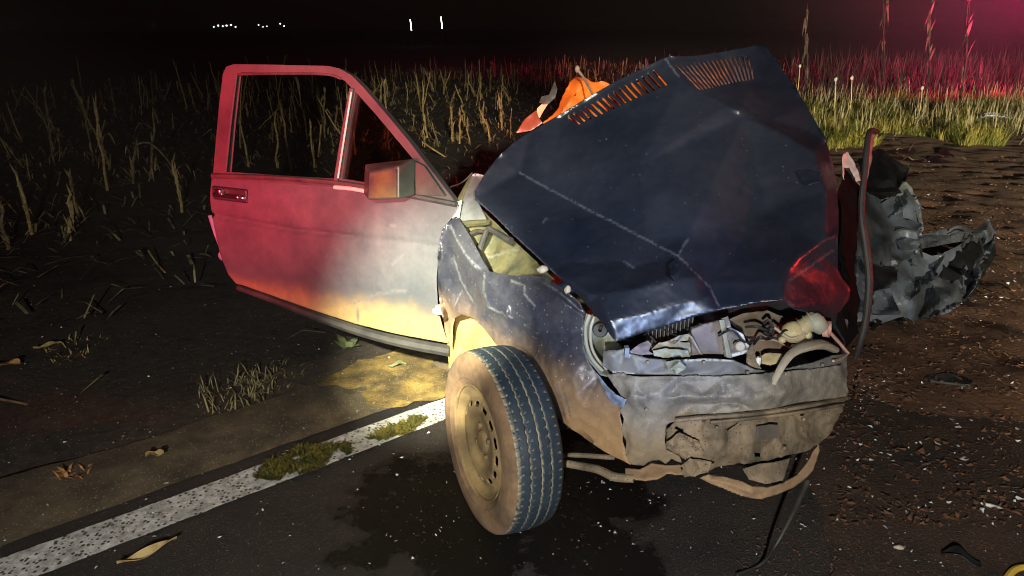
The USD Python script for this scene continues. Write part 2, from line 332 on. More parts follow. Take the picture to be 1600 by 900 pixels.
rim_mat = M('muddy_rim', (.15, .10, .04), (.36, .25, .10), 6, .85, dust=(.09, .065, .04), dustamt=.35, dscale=9, bump=.2, bscale=60)
orange = M('orange_plastic', (.80, .16, .012), (.95, .24, .02), 6, .5, dust=(.35, .1, .03), dustamt=.2, bump=.1, transl=.4)
salmon = M('salmon_plastic', (.75, .25, .12), (.85, .35, .2), 8, .5)
debris_mat = M('crumpled_grey_metal', (.014, .017, .022), (.105, .125, .16), 3, .27, dust=(.05, .04, .03), dustamt=.3, dscale=7, bump=.15, lo=.40, hi=.62)  # noise patches put bluish highlights and dark gaps into the base colour
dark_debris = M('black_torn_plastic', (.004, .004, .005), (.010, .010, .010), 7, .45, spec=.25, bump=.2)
soil = M('dark_soil', (.010, .007, .0045), (.030, .020, .013), 2.2, .95, dust=(.11, .08, .05), dustamt=.25, dscale=18, speck=(.3, .27, .2), sscale=60, sth=.16, bump=.8, bscale=35)
red_soil = M('spilled_red_soil', (.075, .031, .014), (.15, .066, .03), 2.5, .92, dust=(.16, .085, .045), dustamt=.2, dscale=22, bump=.8, bscale=35)
asphalt = M('asphalt', (.013, .013, .0128), (.027, .0245, .022), 1.6, .55, dust=(.075, .05, .03), dustamt=.24, dscale=2.6, speck=(.22, .21, .19), sscale=150, sth=.22, bump=.9, bscale=160, wet=[(-.22, 2.08, .42), (.16, 2.25, .42), (.24, 1.82, .28), (-.1, 1.72, .16)])
shoulder_dust = M('shoulder_gravel', (.09, .072, .04), (.17, .13, .07), 5, .92, dust=(.03, .022, .015), dustamt=.5, dscale=9, speck=(.35, .33, .28), sscale=110, sth=.22, bump=.6, bscale=150)  # gravel dust; its ochre also carries the yellow of the torch
linem = M('worn_road_paint', (.60, .60, .55), (.8, .8, .76), 11, .7, speck=(.07, .065, .05), sscale=75, sth=.42, spk=.60, dust=(.12, .11, .085), dustamt=.5, dscale=34, bump=.3, bscale=200)
oil = M('oily_stain', (.008, .008, .0075), (.014, .013, .012), 5, .10, dust=(.05, .035, .022), dustamt=.15, dscale=6, bump=.12, bscale=60)
straw = M('dry_straw', (.42, .30, .09), (.66, .50, .20), 30, .8, transl=.15)
straw_dark = M('weathered_straw', (.14, .105, .05), (.28, .22, .11), 20, .85)
leaf_dry = M('dry_leaf', (.32, .22, .07), (.56, .42, .18), 20, .8, transl=.25)
litter = M('leaf_litter', (.05, .04, .018), (.34, .27, .13), 9, .9)
grass = M('verge_grass', (.10, .125, .015), (.42, .34, .07), 2.2, .7, transl=.35)
weed = M('tall_dry_weeds', (.012, .008, .006), (.045, .03, .02), 3, .85, transl=.3)
moss = M('moss', (.05, .055, .008), (.16, .13, .015), 25, .9, transl=.2)
green = M('green_leaf', (.10, .13, .05), (.17, .19, .09), 12, .6, transl=.25)
rust_leaf = M('rust_leaf', (.42, .2, .06), (.55, .3, .1), 25, .7, transl=.2)
stone = M('pale_stone', (.3, .24, .17), (.42, .35, .26), 15, .85, bump=.3)
white_pl = M('white_sheet', (.6, .57, .5), (.72, .7, .64), 5, .6)
yellow_rope = M('yellow_cord', (.65, .42, .05), (.75, .5, .08), 20, .6)
shard = M('glass_shard', (.55, .55, .52), (.8, .8, .76), 30, .15)
def emit(name, c, s): return usdkit.material(stage, LOOKS + '/' + name, {'e': ('emission', {'color': c, 'strength': s})}, [], surface='e.emission')
lamp_white = emit('far_lamp_glow', (1, .97, .9), 3.0)
lamp_red = emit('far_red_glow', (1, .05, .03), .08)
def pane(name, tint):
    return usdkit.material(stage, LOOKS + '/' + name, {'f': ('fresnel', {'IOR': 1.5}), 't': ('transparent_bsdf', {'color': tint}), 'g': ('glossy_bsdf', {'roughness': .04, 'color': (.9, .9, .9)}), 'm': ('mix_closure', {})},
                           [('f.fac', 'm.fac'), ('t.BSDF', 'm.closure1'), ('g.BSDF', 'm.closure2')], surface='m.closure')
glass = pane('reflection_tinted_glass', (.62, .30, .22))  # red tint puts the reddish reflection and film into the pane
headlight_glass = pane('clear_glass', (.9, .92, .9))

# ================================================================== THE SETTING
A0, A1 = G(30, 890), G(692, 642)
DL = (A1 - A0) / np.linalg.norm(A1 - A0); NL = np.array([DL[1], -DL[0], 0])            # along the edge line; to the road side
def lw(s, o, z=0.0): return A0 + DL * s + NL * o + np.array([0, 0, z])
def side(p): return (p - A0) @ NL
def along(p): return (p - A0) @ DL
def grid_sheet(S, O, zf):
    s, o = np.meshgrid(S, O, indexing='ij'); P = A0 + s[..., None] * DL + o[..., None] * NL; P[..., 2] = zf(P, s, o)
    n, m = s.shape; i = np.arange(n * m).reshape(n, m)
    a, b, c, d = i[:-1, :-1].ravel(), i[1:, :-1].ravel(), i[1:, 1:].ravel(), i[:-1, 1:].ravel()
    f = np.vstack([np.c_[a, d, c], np.c_[a, c, b]])
    v = P.reshape(-1, 3)
    if normals(v, f)[:, 2].mean() < 0: f = f[:, ::-1]
    return trimesh.Trimesh(v, f, process=False)
def sm(x, a, b): t = np.clip((x - a) / (b - a), 0, 1); return t * t * (3 - 2 * t)
def spread(n, near, far): u = np.linspace(-1, 1, n); return np.sinh(u * math.asinh(far / near)) * near
def soil_z(P, s=None, o=None):
    o = (P - A0) @ NL
    k = np.maximum(sm(-o, .30, .75), sm(o, 7.2, 7.8))                                 # 0 under the road, 1 out in the field
    bank = sm(o, 7.6, 10.5) * .0
    rough = .035 * (meshkit.fbm(P * 2.2 + 20, 4, 3) - .5) * 2 + .05 * (meshkit.fbm(P * .5 + 9, 2, 8) - .5) + .02 * (meshkit.fbm(P * 9 + 20, 3, 5) - .5)
    return -.03 + k * (.045 + rough)
S = spread(420, 2.2, 900.0) + 3.5; O = spread(420, 2.2, 900.0) - 2.5
obj('ground', grid_sheet(S, O, soil_z), soil, smooth=True, kind='structure', label='dark bare soil of the stubble field')
obj('road', grid_sheet(np.arange(-14, 60, .25), np.linspace(-.42, 7.4, 40), lambda P, s, o: .004 * (meshkit.fbm(P * 1.5 + 5, 2, 2) - .5)), asphalt, smooth=True, kind='structure', label='dark dirty asphalt road')
# dusty gravel shoulder between the line and the soil, ragged on both sides
S2 = np.arange(-3, 12, .03)
e1 = -.14 - .03 * meshkit.fbm(np.c_[S2 * 3, S2 * 0, S2 * 0] + 5, 3, 1); e2 = -.50 - .16 * meshkit.fbm(np.c_[S2 * 2, S2 * 0 + 3, S2 * 0] + 5, 4, 2)
v = np.vstack([[lw(s, a + (b - a) * k / 8, .006 + .012 * math.sin(math.pi * k / 8)) for k in range(9)] for s, a, b in zip(S2, e1, e2)])
i = np.arange(len(v)).reshape(len(S2), 9); a, b, c, d = i[:-1, :-1].ravel(), i[1:, :-1].ravel(), i[1:, 1:].ravel(), i[:-1, 1:].ravel()
v[:, 2] += .010 * (meshkit.fbm(v * 14 + 30, 3, 4) - .5)
obj('road_shoulder', trimesh.Trimesh(v, np.vstack([np.c_[a, b, c], np.c_[a, c, d]]), process=False), shoulder_dust, smooth=True, kind='structure', label='strip of pale gravelly dust beside the white line')
# edge line
S3 = np.arange(-3.5, 4.6, .02)
w1 = -.075 - .010 * (meshkit.fbm(np.c_[S3 * 18, S3 * 0, S3 * 0] + 3, 3, 6) - .3); w2 = .075 + .010 * (meshkit.fbm(np.c_[S3 * 18, S3 * 0 + 9, S3 * 0] + 3, 3, 7) - .3)
v = np.vstack([[lw(s, a, .0085), lw(s, b, .0085)] for s, a, b in zip(S3, w1, w2)]); i = np.arange(len(v)).reshape(-1, 2)
obj('road_edge_line', trimesh.Trimesh(v, np.vstack([np.c_[i[:-1, 0], i[1:, 1], i[1:, 0]], np.c_[i[:-1, 0], i[:-1, 1], i[1:, 1]]]), process=False), linem, smooth=False, kind='structure', label='worn white edge line painted on the asphalt')
def patch(outline, h, seed, rag=.05, res=.05, lift=.006, bumps=.5, fs=6):
    ring = sg.Polygon([q[:2] for q in outline]).exterior; n_ = max(24, int(ring.length / (res * .8)))
    P = np.array([ring.interpolate(k / n_, normalized=True).coords[0] for k in range(n_)])
    for _ in range(int(.25 * rag / res * 4) + 2): P = .5 * P + .25 * (np.roll(P, 1, 0) + np.roll(P, -1, 0))
    q3 = np.c_[P, P[:, 0] * 0]; P = P + rag * 2.2 * np.c_[meshkit.fbm(q3 * (1.1 / rag) * .35 + seed + 20, 4, seed) - .5, meshkit.fbm(q3 * (1.1 / rag) * .35 + seed + 70, 4, seed + 1) - .5]
    poly = sg.Polygon(P).buffer(0)
    if poly.geom_type != 'Polygon': poly = max(poly.geoms, key=lambda g: g.area)
    x0, y0, x1, y1 = poly.bounds; gx, gy = np.meshgrid(np.arange(x0, x1, res), np.arange(y0, y1, res))
    ok = shapely.contains_xy(poly.buffer(-res * .4), gx.ravel(), gy.ravel())
    b = [poly.exterior.interpolate(d).coords[0] for d in np.arange(0, poly.exterior.length, res * .7)]
    Q = np.vstack([np.array(b), np.c_[gx.ravel()[ok], gy.ravel()[ok]]]); tri = Delaunay(Q).simplices; c = Q[tri].mean(1)
    tri = tri[shapely.contains_xy(poly, c[:, 0], c[:, 1])]
    d = shapely.distance(shapely.points(Q), poly.exterior); k = np.clip(d / (res * 5), 0, 1)
    z = lift + k * h * (1 - bumps + bumps * 2 * np.clip(meshkit.fbm(np.c_[Q, Q[:, 0] * 0] * fs + 30, 4, seed) - .15, 0, 1))
    v = np.c_[Q, z]
    a = v[tri]; ar = np.cross(a[:, 1, :2] - a[:, 0, :2], a[:, 2, :2] - a[:, 0, :2]); tri[ar < 0] = tri[ar < 0][:, ::-1]
    return trimesh.Trimesh(v, tri, process=False)
obj('spilled_soil', patch([G(1322, 560), G(1400, 640), G(1500, 655), G(1660, 690), G(1900, 640), G(2000, 330), (12.5, 10.5), (10.5, 13.2), (6.8, 12.6), (3.8, 10.0), (1.2, 5.2), (.9, 4.0)], .045, 5, .30, .06), red_soil, smooth=True, kind='stuff', label='reddish brown soil spilled over the road right of the wreck', cat='soil')
torch_pool_dust = M('torch_pool_dust', (.09, .06, .014), (.32, .215, .05), 6, .95, dust=(.03, .022, .012), dustamt=.5, dscale=14, speck=(.4, .33, .2), sscale=90, sth=.2, bump=.7, bscale=90)  # ground dust with the yellow torch pool put into its colour
obj('torch_pool_dust', patch([G(500, 545), G(590, 548), G(700, 556), G(720, 600), G(700, 618), G(620, 640), G(560, 640), G(500, 600)], .016, 15, .11, .03, .010, .7, 12), torch_pool_dust, smooth=True, kind='stuff', label='ground dust painted with the yellow torch pool between the door and the white line', cat='dust')
road_dirt = M('road_dirt', (.016, .012, .0095), (.050, .027, .016), 2.2, .75, dust=(.10, .055, .03), dustamt=.3, dscale=5, speck=(.3, .28, .24), sscale=120, sth=.18, bump=.8, bscale=90)
obj('road_dirt', patch([G(1310, 590), G(1240, 720), G(1290, 830), G(1240, 960), G(1700, 960), G(1800, 600), G(1500, 585)], .006, 25, .16, .04, .006, .7, 7), road_dirt, smooth=True, kind='stuff', label='thin brown dirt tracked over the asphalt at lower right', cat='dirt')

# ================================================================== THE WRECKED CAR
car = thing('wrecked_car', 'dark blue wrecked hatchback front with buckled hood, open door and splayed wheel', 'car', (0.15, 2.45, 0))
# --- hood: buckled into a tent, louvres along its rear edge
def louvres(p0, p1, q0, q1, n, wfrac=.52):
    out = []
    for k in range(n):
        t0, t1 = (k + .5 - wfrac / 2) / n, (k + .5 + wfrac / 2) / n
        L = lambda a, b, t: (a[0] + (b[0] - a[0]) * t, a[1] + (b[1] - a[1]) * t)
        out.append([L(p0, p1, t0), L(p0, p1, t1), L(q0, q1, t1), L(q0, q1, t0)])
    return out
LV1 = louvres((884, 184), (1026, 108), (902, 196), (1046, 131), 16, .5)
LV2 = louvres((1052, 102), (1172, 86), (1092, 141), (1178, 123), 17, .45)
HOOD = [(742, 298), (757, 272), (778, 245), (803, 222), (830, 205), (880, 176), (960, 128), (1034, 92), (1046, 88), (1085, 87), (1120, 82), (1160, 75), (1188, 69), (1197, 70), (1203, 82), (1235, 125), (1262, 168), (1280, 200), (1291, 219), (1302, 255), (1309, 290), (1310, 350), (1310, 420), (1318, 436), (1329, 450), (1328, 466), (1316, 484), (1298, 497), (1268, 491), (1240, 483), (1222, 469), (1180, 473), (1120, 486), (1085, 495), (1050, 507), (1005, 520), (962, 534), (940, 504), (915, 475), (890, 448), (865, 426), (830, 393), (800, 365), (770, 335), (742, 312)]
hc = [(742, 298, 2.66), (778, 245, 2.73), (830, 205, 2.80), (880, 178, 2.86), (960, 130, 2.86), (1040, 90, 2.82), (1120, 82, 2.9), (1190, 69, 2.95), (1203, 82, 2.95), (1262, 166, 2.68), (1291, 219, 2.49), (1309, 290, 2.38), (1310, 350, 2.26), (1310, 420, 2.21), (1329, 452, 2.22), (1318, 485, 2.15), (1298, 497, 2.09), (1240, 483, 1.95), (1222, 469, 1.945), (1120, 486, 1.945), (1050, 507, 1.935), (962, 534, 1.915), (915, 475, 2.05), (865, 426, 2.19), (800, 365, 2.42), (742, 312, 2.64),
      (1060, 400, 2.09), (1200, 330, 2.30), (1210, 445, 1.99), (1000, 260, 2.46), (1180, 130, 2.80)]
cr = [[(813, 271, 2.70), (930, 333, 2.40), (1059, 400, 2.09)], [(1059, 400, 2.09), (990, 418, 2.12), (975, 409, 2.15), (880, 414, 2.22)], [(1059, 400, 2.09), (1105, 440, 2.03), (1124, 480, 1.95)],
      [(1040, 92, 2.81), (1060, 119, 2.73), (1090, 142, 2.66), (1158, 174, 2.55)], [(1158, 174, 2.57), (1225, 194, 2.58), (1292, 220, 2.53)], [(1292, 220, 2.53), (1309, 290, 2.42)], [(1162, 182, 2.56), (1226, 209, 2.47), (1272, 238, 2.38), (1290, 300, 2.27)],
      [(1210, 445, 1.985), (1250, 402, 2.075), (1306, 365, 2.15)], [(1059, 400, 2.09), (1075, 373, 2.16)], [(1303, 433, 2.17), (1298, 470, 2.10)], [(950, 500, 1.925), (1000, 492, 1.935), (1045, 480, 1.945), (1108, 462, 1.965)], [(922, 462, 2.02), (985, 452, 1.98), (1045, 438, 1.985), (1094, 430, 2.01)]]
m, w = sheet(HOOD, hc, step=3.0, holes=LV1 + LV2, creases=cr, smooth=3, dent=.006, dscale=6, seed=1, fine=.0012, t=.003,
             scratches=[[(813, 271), (930, 333), (1059, 400)], [(975, 408), (990, 418)], [(1059, 400), (1075, 373)], [(1059, 400), (1110, 450), (1124, 480)], [(1230, 440), (1303, 392)], [(848, 347), (854, 341)], [(1298, 235), (1309, 300)], [(1130, 482), (1240, 476)], [(742, 310), (800, 365), (865, 426), (962, 534)], [(1040, 92), (1060, 119)]], swidth=1.5)
hood = obj('hood', m, paint, car, wear=w, label='dark blue hood buckled into a tent')
def slat(quad, Y0, Y1, off=.010):
    """the pressed lip beside a louvre slot, standing a little proud of the hood"""
    (a, b, c, d) = [np.array(q) for q in quad]; k = .42
    p = [U(*(b + (a - b) * 0), Y0 - .002), U(*(b - (a - b) * k), Y0 - off), U(*(c - (d - c) * k), Y1 - off), U(*(c), Y1 - .002)]
    v = np.array(p); v = np.vstack([v, v + (np.array([0, .006, -.004]))])
    f = [[0, 1, 2], [0, 2, 3], [4, 6, 5], [4, 7, 6], [0, 4, 5], [0, 5, 1], [1, 5, 6], [1, 6, 2], [2, 6, 7], [2, 7, 3], [3, 7, 4], [3, 4, 0]]
    return trimesh.Trimesh(v, np.array(f)[:, ::-1], process=False)
louvre_m = M('louvre_lip', (.05, .05, .06), (.09, .09, .1), 9, .4)
for k, q in enumerate(LV1): obj('louvre_slat', slat(q, 2.85, 2.78), louvre_m, hood, smooth=False)
bare = M('lit_louvre_metal', (.34, .27, .26), (.5, .42, .4), 9, .45)  # same lips as the left row, with red-white light put into the colour
for k, q in enumerate(LV2): obj('louvre_slat', slat(q, 2.85 + .005 * k, 2.68 + .008 * k), bare, hood, smooth=False)
# the hole torn through the hood at the pit: a curled tongue of metal
put_sheet('torn_tongue', hood, paint, [(1045, 412), (1058, 402), (1063, 420), (1058, 441), (1048, 432)], [(1045, 412, 2.05), (1058, 402, 2.06), (1063, 420, 2.0), (1058, 441, 1.95), (1048, 432, 1.97)], step=2.5, dent=.004, dscale=40, seed=3)
put_sheet('torn_tongue', hood, paint, [(1245, 268), (1262, 264), (1285, 272), (1283, 284), (1262, 290), (1252, 280)], [(1245, 268, 2.345), (1262, 264, 2.345), (1285, 272, 2.30), (1283, 284, 2.28), (1262, 290, 2.28), (1252, 280, 2.31)], step=2.5, dent=.005, dscale=40, seed=4)
# --- right front fender, crushed
FEND = [(700, 348), (711, 338), (722, 350), (738, 375), (752, 402), (765, 424), (800, 431), (850, 432), (880, 450), (903, 470), (916, 490), (911, 512), (912, 540), (921, 566), (935, 588), (950, 606), (962, 622), (974, 632), (969, 648), (974, 672), (972, 690), (978, 706), (986, 727), (968, 718), (955, 712), (920, 690), (893, 672), (870, 650), (845, 615), (820, 580), (797, 560), (775, 538), (755, 512), (735, 495), (722, 491), (711, 497), (708, 512), (706, 546), (698, 530), (694, 505), (688, 480), (684, 440), (684, 410), (687, 375), (692, 356)]
fc = [(700, 348, 2.66), (684, 430, 2.70), (706, 546, 2.66), (711, 338, 2.62), (738, 375, 2.53), (765, 424, 2.38), (722, 491, 2.52), (850, 432, 2.24), (916, 490, 2.06), (911, 512, 2.05), (912, 540, 2.02), (935, 588, 1.97), (974, 632, 1.90), (986, 727, 1.88), (893, 672, 2.02), (820, 580, 2.16), (775, 538, 2.28), (760, 440, 2.34), (790, 490, 2.22), (860, 560, 2.06), (900, 620, 1.96), (735, 440, 2.50), (710, 440, 2.62)]
fcr = [[(703, 350, 2.64), (722, 395, 2.50), (765, 440, 2.335), (790, 475, 2.25)], [(755, 426, 2.37), (756, 455, 2.36), (765, 480, 2.31), (800, 500, 2.22), (860, 530, 2.09)], [(780, 432, 2.33), (820, 447, 2.22), (822, 465, 2.19), (840, 480, 2.15)], [(690, 375, 2.66), (730, 425, 2.50), (755, 470, 2.37)], [(712, 410, 2.60), (728, 450, 2.53), (738, 475, 2.48)], [(865, 600, 2.02), (885, 655, 2.0)], [(830, 440, 2.24), (880, 470, 2.07), (912, 493, 2.03)]]
put_sheet('fender', car, fender_paint, FEND, fc, step=2.2, creases=fcr, facets=(22, .014), smooth=3, dent=.008, dscale=9, seed=2, fine=.002, t=.003, label='crushed front fender spattered with mud',
          scratches=[[(703, 352), (715, 378), (745, 420)], [(712, 372), (728, 398), (750, 420)], [(756, 430), (755, 455), (764, 480), (800, 497)], [(800, 440), (820, 447), (820, 460), (838, 480)], [(708, 400), (722, 440), (738, 472)], [(702, 520), (710, 480), (722, 455)], [(845, 440), (885, 465), (912, 490)], [(905, 575), (930, 585), (955, 612), (972, 632)], [(935, 588), (948, 610), (966, 632)], [(912, 500), (912, 545), (930, 580)], [(870, 600), (882, 650)], [(878, 598), (892, 652)]], swidth=1.4)
put_sheet('fender_flange', car, white_edge, wobble([(930, 580), (945, 598), (962, 616), (978, 625), (974, 638), (958, 630), (944, 612)], 3, 4), [(930, 580, 1.95), (962, 616, 1.88), (978, 625, 1.86), (974, 638, 1.865), (944, 612, 1.92)], step=2.5, dent=.008, dscale=50, seed=5, label='torn bright metal edge')
# inside of the wheel arch
put_sheet('wheel_arch_liner', car, arch_dirt, [(705, 486), (722, 478), (745, 490), (790, 540), (880, 640), (885, 672), (840, 660), (780, 610), (700, 575), (700, 540)], [(705, 486, 2.72), (745, 490, 2.62), (790, 540, 2.5), (880, 640, 2.25), (880, 700, 2.25), (700, 540, 2.72), (700, 690, 2.55)], step=6, dent=.02, dscale=8, seed=6)
# inner fender and cowl, seen through the gap below the hood's left edge
put_sheet('inner_fender', car, inner_metal, [(712, 330), (722, 318), (742, 314), (762, 336), (800, 372), (850, 420), (866, 436), (850, 442), (766, 434), (742, 394), (718, 356)], [(712, 330, 2.70), (742, 314, 2.74), (800, 372, 2.52), (866, 436, 2.25), (766, 434, 2.44), (742, 394, 2.58), (718, 356, 2.68), (775, 395, 2.55)], step=3.5, creases=[[(757, 398, 2.58), (790, 388, 2.52), (812, 388, 2.47)], [(752, 404, 2.54), (760, 402, 2.56), (812, 390, 2.44)]], dent=.012, dscale=14, seed=7, label='pale dusty inner fender panel',
          scratches=[[(757, 404), (812, 389)]])
obj('fender_rail', tube([U(714, 352, 2.66), U(735, 349, 2.63), U(762, 347, 2.58)], [.017, .015, .012], 6, flat=.8), inner_metal, car)
obj('hood_hinge', tube([U(749, 392, 2.55), U(756, 372, 2.54), U(763, 357, 2.53), U(776, 364, 2.50), (U(798, 377, 2.44))], [.012, .010, .009, .012, .014], 8), rubber, car)
obj('hood_hinge', tube([U(733, 366, 2.6), U(745, 361, 2.58), U(757, 362, 2.55)], .007, 8), rubber, car)
obj('indicator_bulb', sph(U(848, 421, 2.24), .015, 2, (1.2, 1, .8), .3), hose_mat, car)
obj('indicator_bulb', sph(U(887, 453, 2.08), .010, 2, (1, 1, 1.3), .3), hose_mat, car)
# cowl end and pillar stub beside the hood corner
put_sheet('cowl_end', car, bar_metal, [(716, 345), (717, 316), (728, 292), (736, 275), (742, 270), (757, 274), (748, 290), (742, 300), (750, 322), (762, 345)], [(716, 345, 2.68), (717, 316, 2.72), (736, 275, 2.8), (757, 274, 2.74), (742, 300, 2.72), (762, 345, 2.6)], step=3, dent=.006, dscale=20, seed=8, scratches=[[(738, 272), (756, 274), (745, 298)]])
obj('pillar_stub', tube([U(715, 318, 2.71), U(724, 300, 2.745), U(736, 276, 2.79)], [.012, .011, .008], 6, flat=.6), inner_metal, car)
put_sheet('pillar_bracket', car, grey_green, [(712, 316), (722, 312), (716, 352), (706, 340), (700, 332)], [(712, 316, 2.70), (722, 312, 2.68), (716, 352, 2.65), (700, 332, 2.70)], step=3, dent=.004, seed=9)
obj('door_check_wire', tube([U(704, 292, 2.75), U(722, 285, 2.80), (U(738, 270, 2.82))], .003, 6), rubber, car)
# firewall, dashboard and floor behind the hood: what is left of the cabin
ax = np.array([[.88, .47, 0], [-.47, .88, 0], [0, 0, 1]])
def fold(nx, nz, c, size, bulge, seed):
    x, z = np.meshgrid(np.linspace(-.5, .5, nx), np.linspace(0, 1, nz), indexing='ij')
    P = np.stack([x * size[0], bulge * (meshkit.fbm(np.stack([x * 4, z * 4, z * 0], -1) + seed, 3, seed) - .5), z * size[1]], -1).reshape(-1, 3) @ ax + np.array(c)
    i = np.arange(nx * nz).reshape(nx, nz); a, b, cc, d = i[:-1, :-1].ravel(), i[1:, :-1].ravel(), i[1:, 1:].ravel(), i[:-1, 1:].ravel()
    v, f = shell(P, np.vstack([np.c_[a, b, cc], np.c_[a, cc, d]]), .012); return trimesh.Trimesh(v, f, process=False)
obj('firewall', fold(30, 20, (.50, 2.98, .14), (1.05, .66), .16, 12), brown_metal, car)
obj('floor_pan', patch([(-.05, 2.75), (.95, 3.05), (.75, 3.75), (-.28, 3.4)], .03, 14, .05, .05, .16), dark_debris, car)
obj('dashboard', cat_([rbox((.52, 3.12, .76), (.95, .24, .18), .05, ax)]), black, car)
# orange torn interior panel showing above and through the louvres, and broken pieces beside it
put_sheet('torn_panel', car, orange, wobble([(848, 192), (860, 180), (870, 168), (884, 144), (892, 128), (898, 119), (913, 120), (924, 128), (940, 126), (956, 133), (1000, 128), (1030, 105), (1060, 92), (1150, 92), (1175, 100), (1170, 165), (1090, 170), (1040, 150), (990, 165), (975, 190), (935, 196), (922, 182), (900, 200), (880, 215)], 2, 3), [(848, 192, 3.0), (898, 119, 3.10), (956, 133, 3.06), (1060, 92, 3.14), (1195, 100, 3.18), (1190, 165, 2.98), (1000, 190, 2.92), (880, 215, 2.96)], step=4, creases=[[(915, 122, 3.05), (890, 158, 2.97), (872, 178, 2.97)], [(930, 128, 3.07), (905, 165, 3.0)]], dent=.02, dscale=12, seed=10, t=.004, label='bright orange torn panel behind the hood')
put_sheet('broken_trim', car, salmon, [(839, 170), (846, 163), (857, 161), (850, 172), (843, 184), (838, 182)], [(839, 170, 3.0), (857, 161, 3.02), (843, 184, 2.98)], step=3, dent=.006, dscale=30, seed=11, label='small salmon coloured scrap')
put_sheet('broken_trim', car, M('dark_red_trim', (.14, .02, .01), (.25, .05, .02), 8, .4), [(806, 208), (820, 186), (838, 172), (842, 184), (848, 192), (830, 204)], [(806, 208, 2.95), (838, 172, 2.98), (848, 192, 2.95)], step=3, dent=.006, dscale=30, seed=12, label='dark red scrap')
put_sheet('broken_trim', car, rubber, [(842, 160), (846, 151), (858, 148), (865, 130), (867, 126), (871, 140), (868, 152), (858, 162), (850, 163)], [(842, 160, 3.0), (867, 126, 3.04), (858, 162, 2.99)], step=2.5, dent=.008, dscale=30, seed=13)
obj('wiper_arm', cat_([tube([U(903, 110, 3.0), U(912, 122, 2.97), U(926, 148, 2.88), U(936, 172, 2.80)], [.006, .005, .004, .004], 6), sph(U(902, 108, 3.0), .010, 2, (1, 1, 1.4)), sph(U(936, 173, 2.79), .006, 1)]), brown_metal, car)

# --- bumper, crossmembers and what shows of the engine bay
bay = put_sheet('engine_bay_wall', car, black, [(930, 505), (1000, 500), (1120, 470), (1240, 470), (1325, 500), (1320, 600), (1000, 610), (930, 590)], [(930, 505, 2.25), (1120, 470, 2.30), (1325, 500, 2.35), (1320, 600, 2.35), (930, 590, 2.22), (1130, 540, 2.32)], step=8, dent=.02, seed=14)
put_sheet('core_support', car, brown_metal, [(1136, 500), (1160, 490), (1198, 484), (1216, 492), (1246, 497), (1250, 505), (1236, 540), (1226, 556), (1218, 570), (1188, 574), (1176, 560), (1172, 535), (1150, 512)], [(1136, 500, 2.16), (1198, 484, 2.18), (1250, 505, 2.16), (1226, 556, 2.06), (1188, 574, 2.02), (1172, 535, 2.08)], step=3, dent=.012, dscale=14, seed=15)
obj('headlamp_bulb', cat_([lathe([(.004, .0), (.016, .004), (.016, .012), (.010, .014), (.009, .03), (.002, .032)], U(1199, 514, 2.06), (.1, -1, .2), 20), tube([U(1193, 505, 2.05), U(1202, 500, 2.04), U(1206, 512, 2.04), U(1203, 520, 2.04)], .005, 6)]), rubber, car)
put_sheet('battery_box', car, purple_grey, [(1080, 515), (1100, 506), (1124, 499), (1130, 520), (1132, 558), (1105, 560), (1080, 560)], [(1080, 515, 2.04), (1124, 499, 2.06), (1132, 558, 1.99), (1080, 560, 1.97)], step=3, dent=.006, dscale=12, seed=16, t=.03)
put_sheet('lamp_bracket', car, bar_metal, [(1126, 498), (1137, 494), (1143, 512), (1162, 522), (1166, 536), (1171, 540), (1166, 552), (1146, 558), (1132, 558)], [(1126, 498, 2.02), (1137, 494, 2.02), (1166, 536, 1.97), (1166, 552, 1.95), (1132, 558, 1.95)], step=2.5, dent=.008, dscale=30, seed=17, scratches=[[(1138, 512), (1160, 524), (1168, 540)], [(1140, 556), (1166, 550)]])
obj('reservoir_cap', lathe([(.001, .012), (.011, .012), (.014, .008), (.014, -.01), (.001, -.01)], U(1155, 541, 1.93), (.1, -.9, .35), 20), pale, car)
put_sheet('crumpled_duct', car, pale, wobble([(1018, 545), (1030, 535), (1048, 531), (1078, 534), (1080, 556), (1050, 557), (1030, 556)], 2, 6), [(1018, 545, 1.98), (1048, 531, 2.02), (1078, 534, 2.02), (1080, 556, 1.97), (1030, 556, 1.96)], step=2.5, dent=.012, dscale=30, seed=18, label='pale crumpled plastic duct')
put_sheet('crumpled_duct', car, grey_green, wobble([(1020, 548), (1040, 544), (1076, 548), (1078, 558), (1050, 560), (1022, 556)], 2, 9), [(1020, 548, 1.95), (1076, 548, 1.955), (1050, 560, 1.94)], step=2.5, dent=.010, dscale=40, seed=19)
put_sheet('crumpled_duct', car, purple_grey, wobble([(984, 549), (998, 538), (1012, 532), (1018, 538), (1014, 548), (1022, 554), (990, 556)], 2, 7), [(984, 549, 1.93), (1012, 532, 1.98), (1022, 554, 1.94)], step=2.5, dent=.012, dscale=40, seed=20)
put_sheet('grille_strip', car, pale, [(1046, 532), (1062, 524), (1080, 521), (1080, 532), (1050, 534)], [(1046, 532, 2.02), (1080, 521, 2.05), (1050, 534, 2.02)], step=2.5, dent=.006, seed=21)
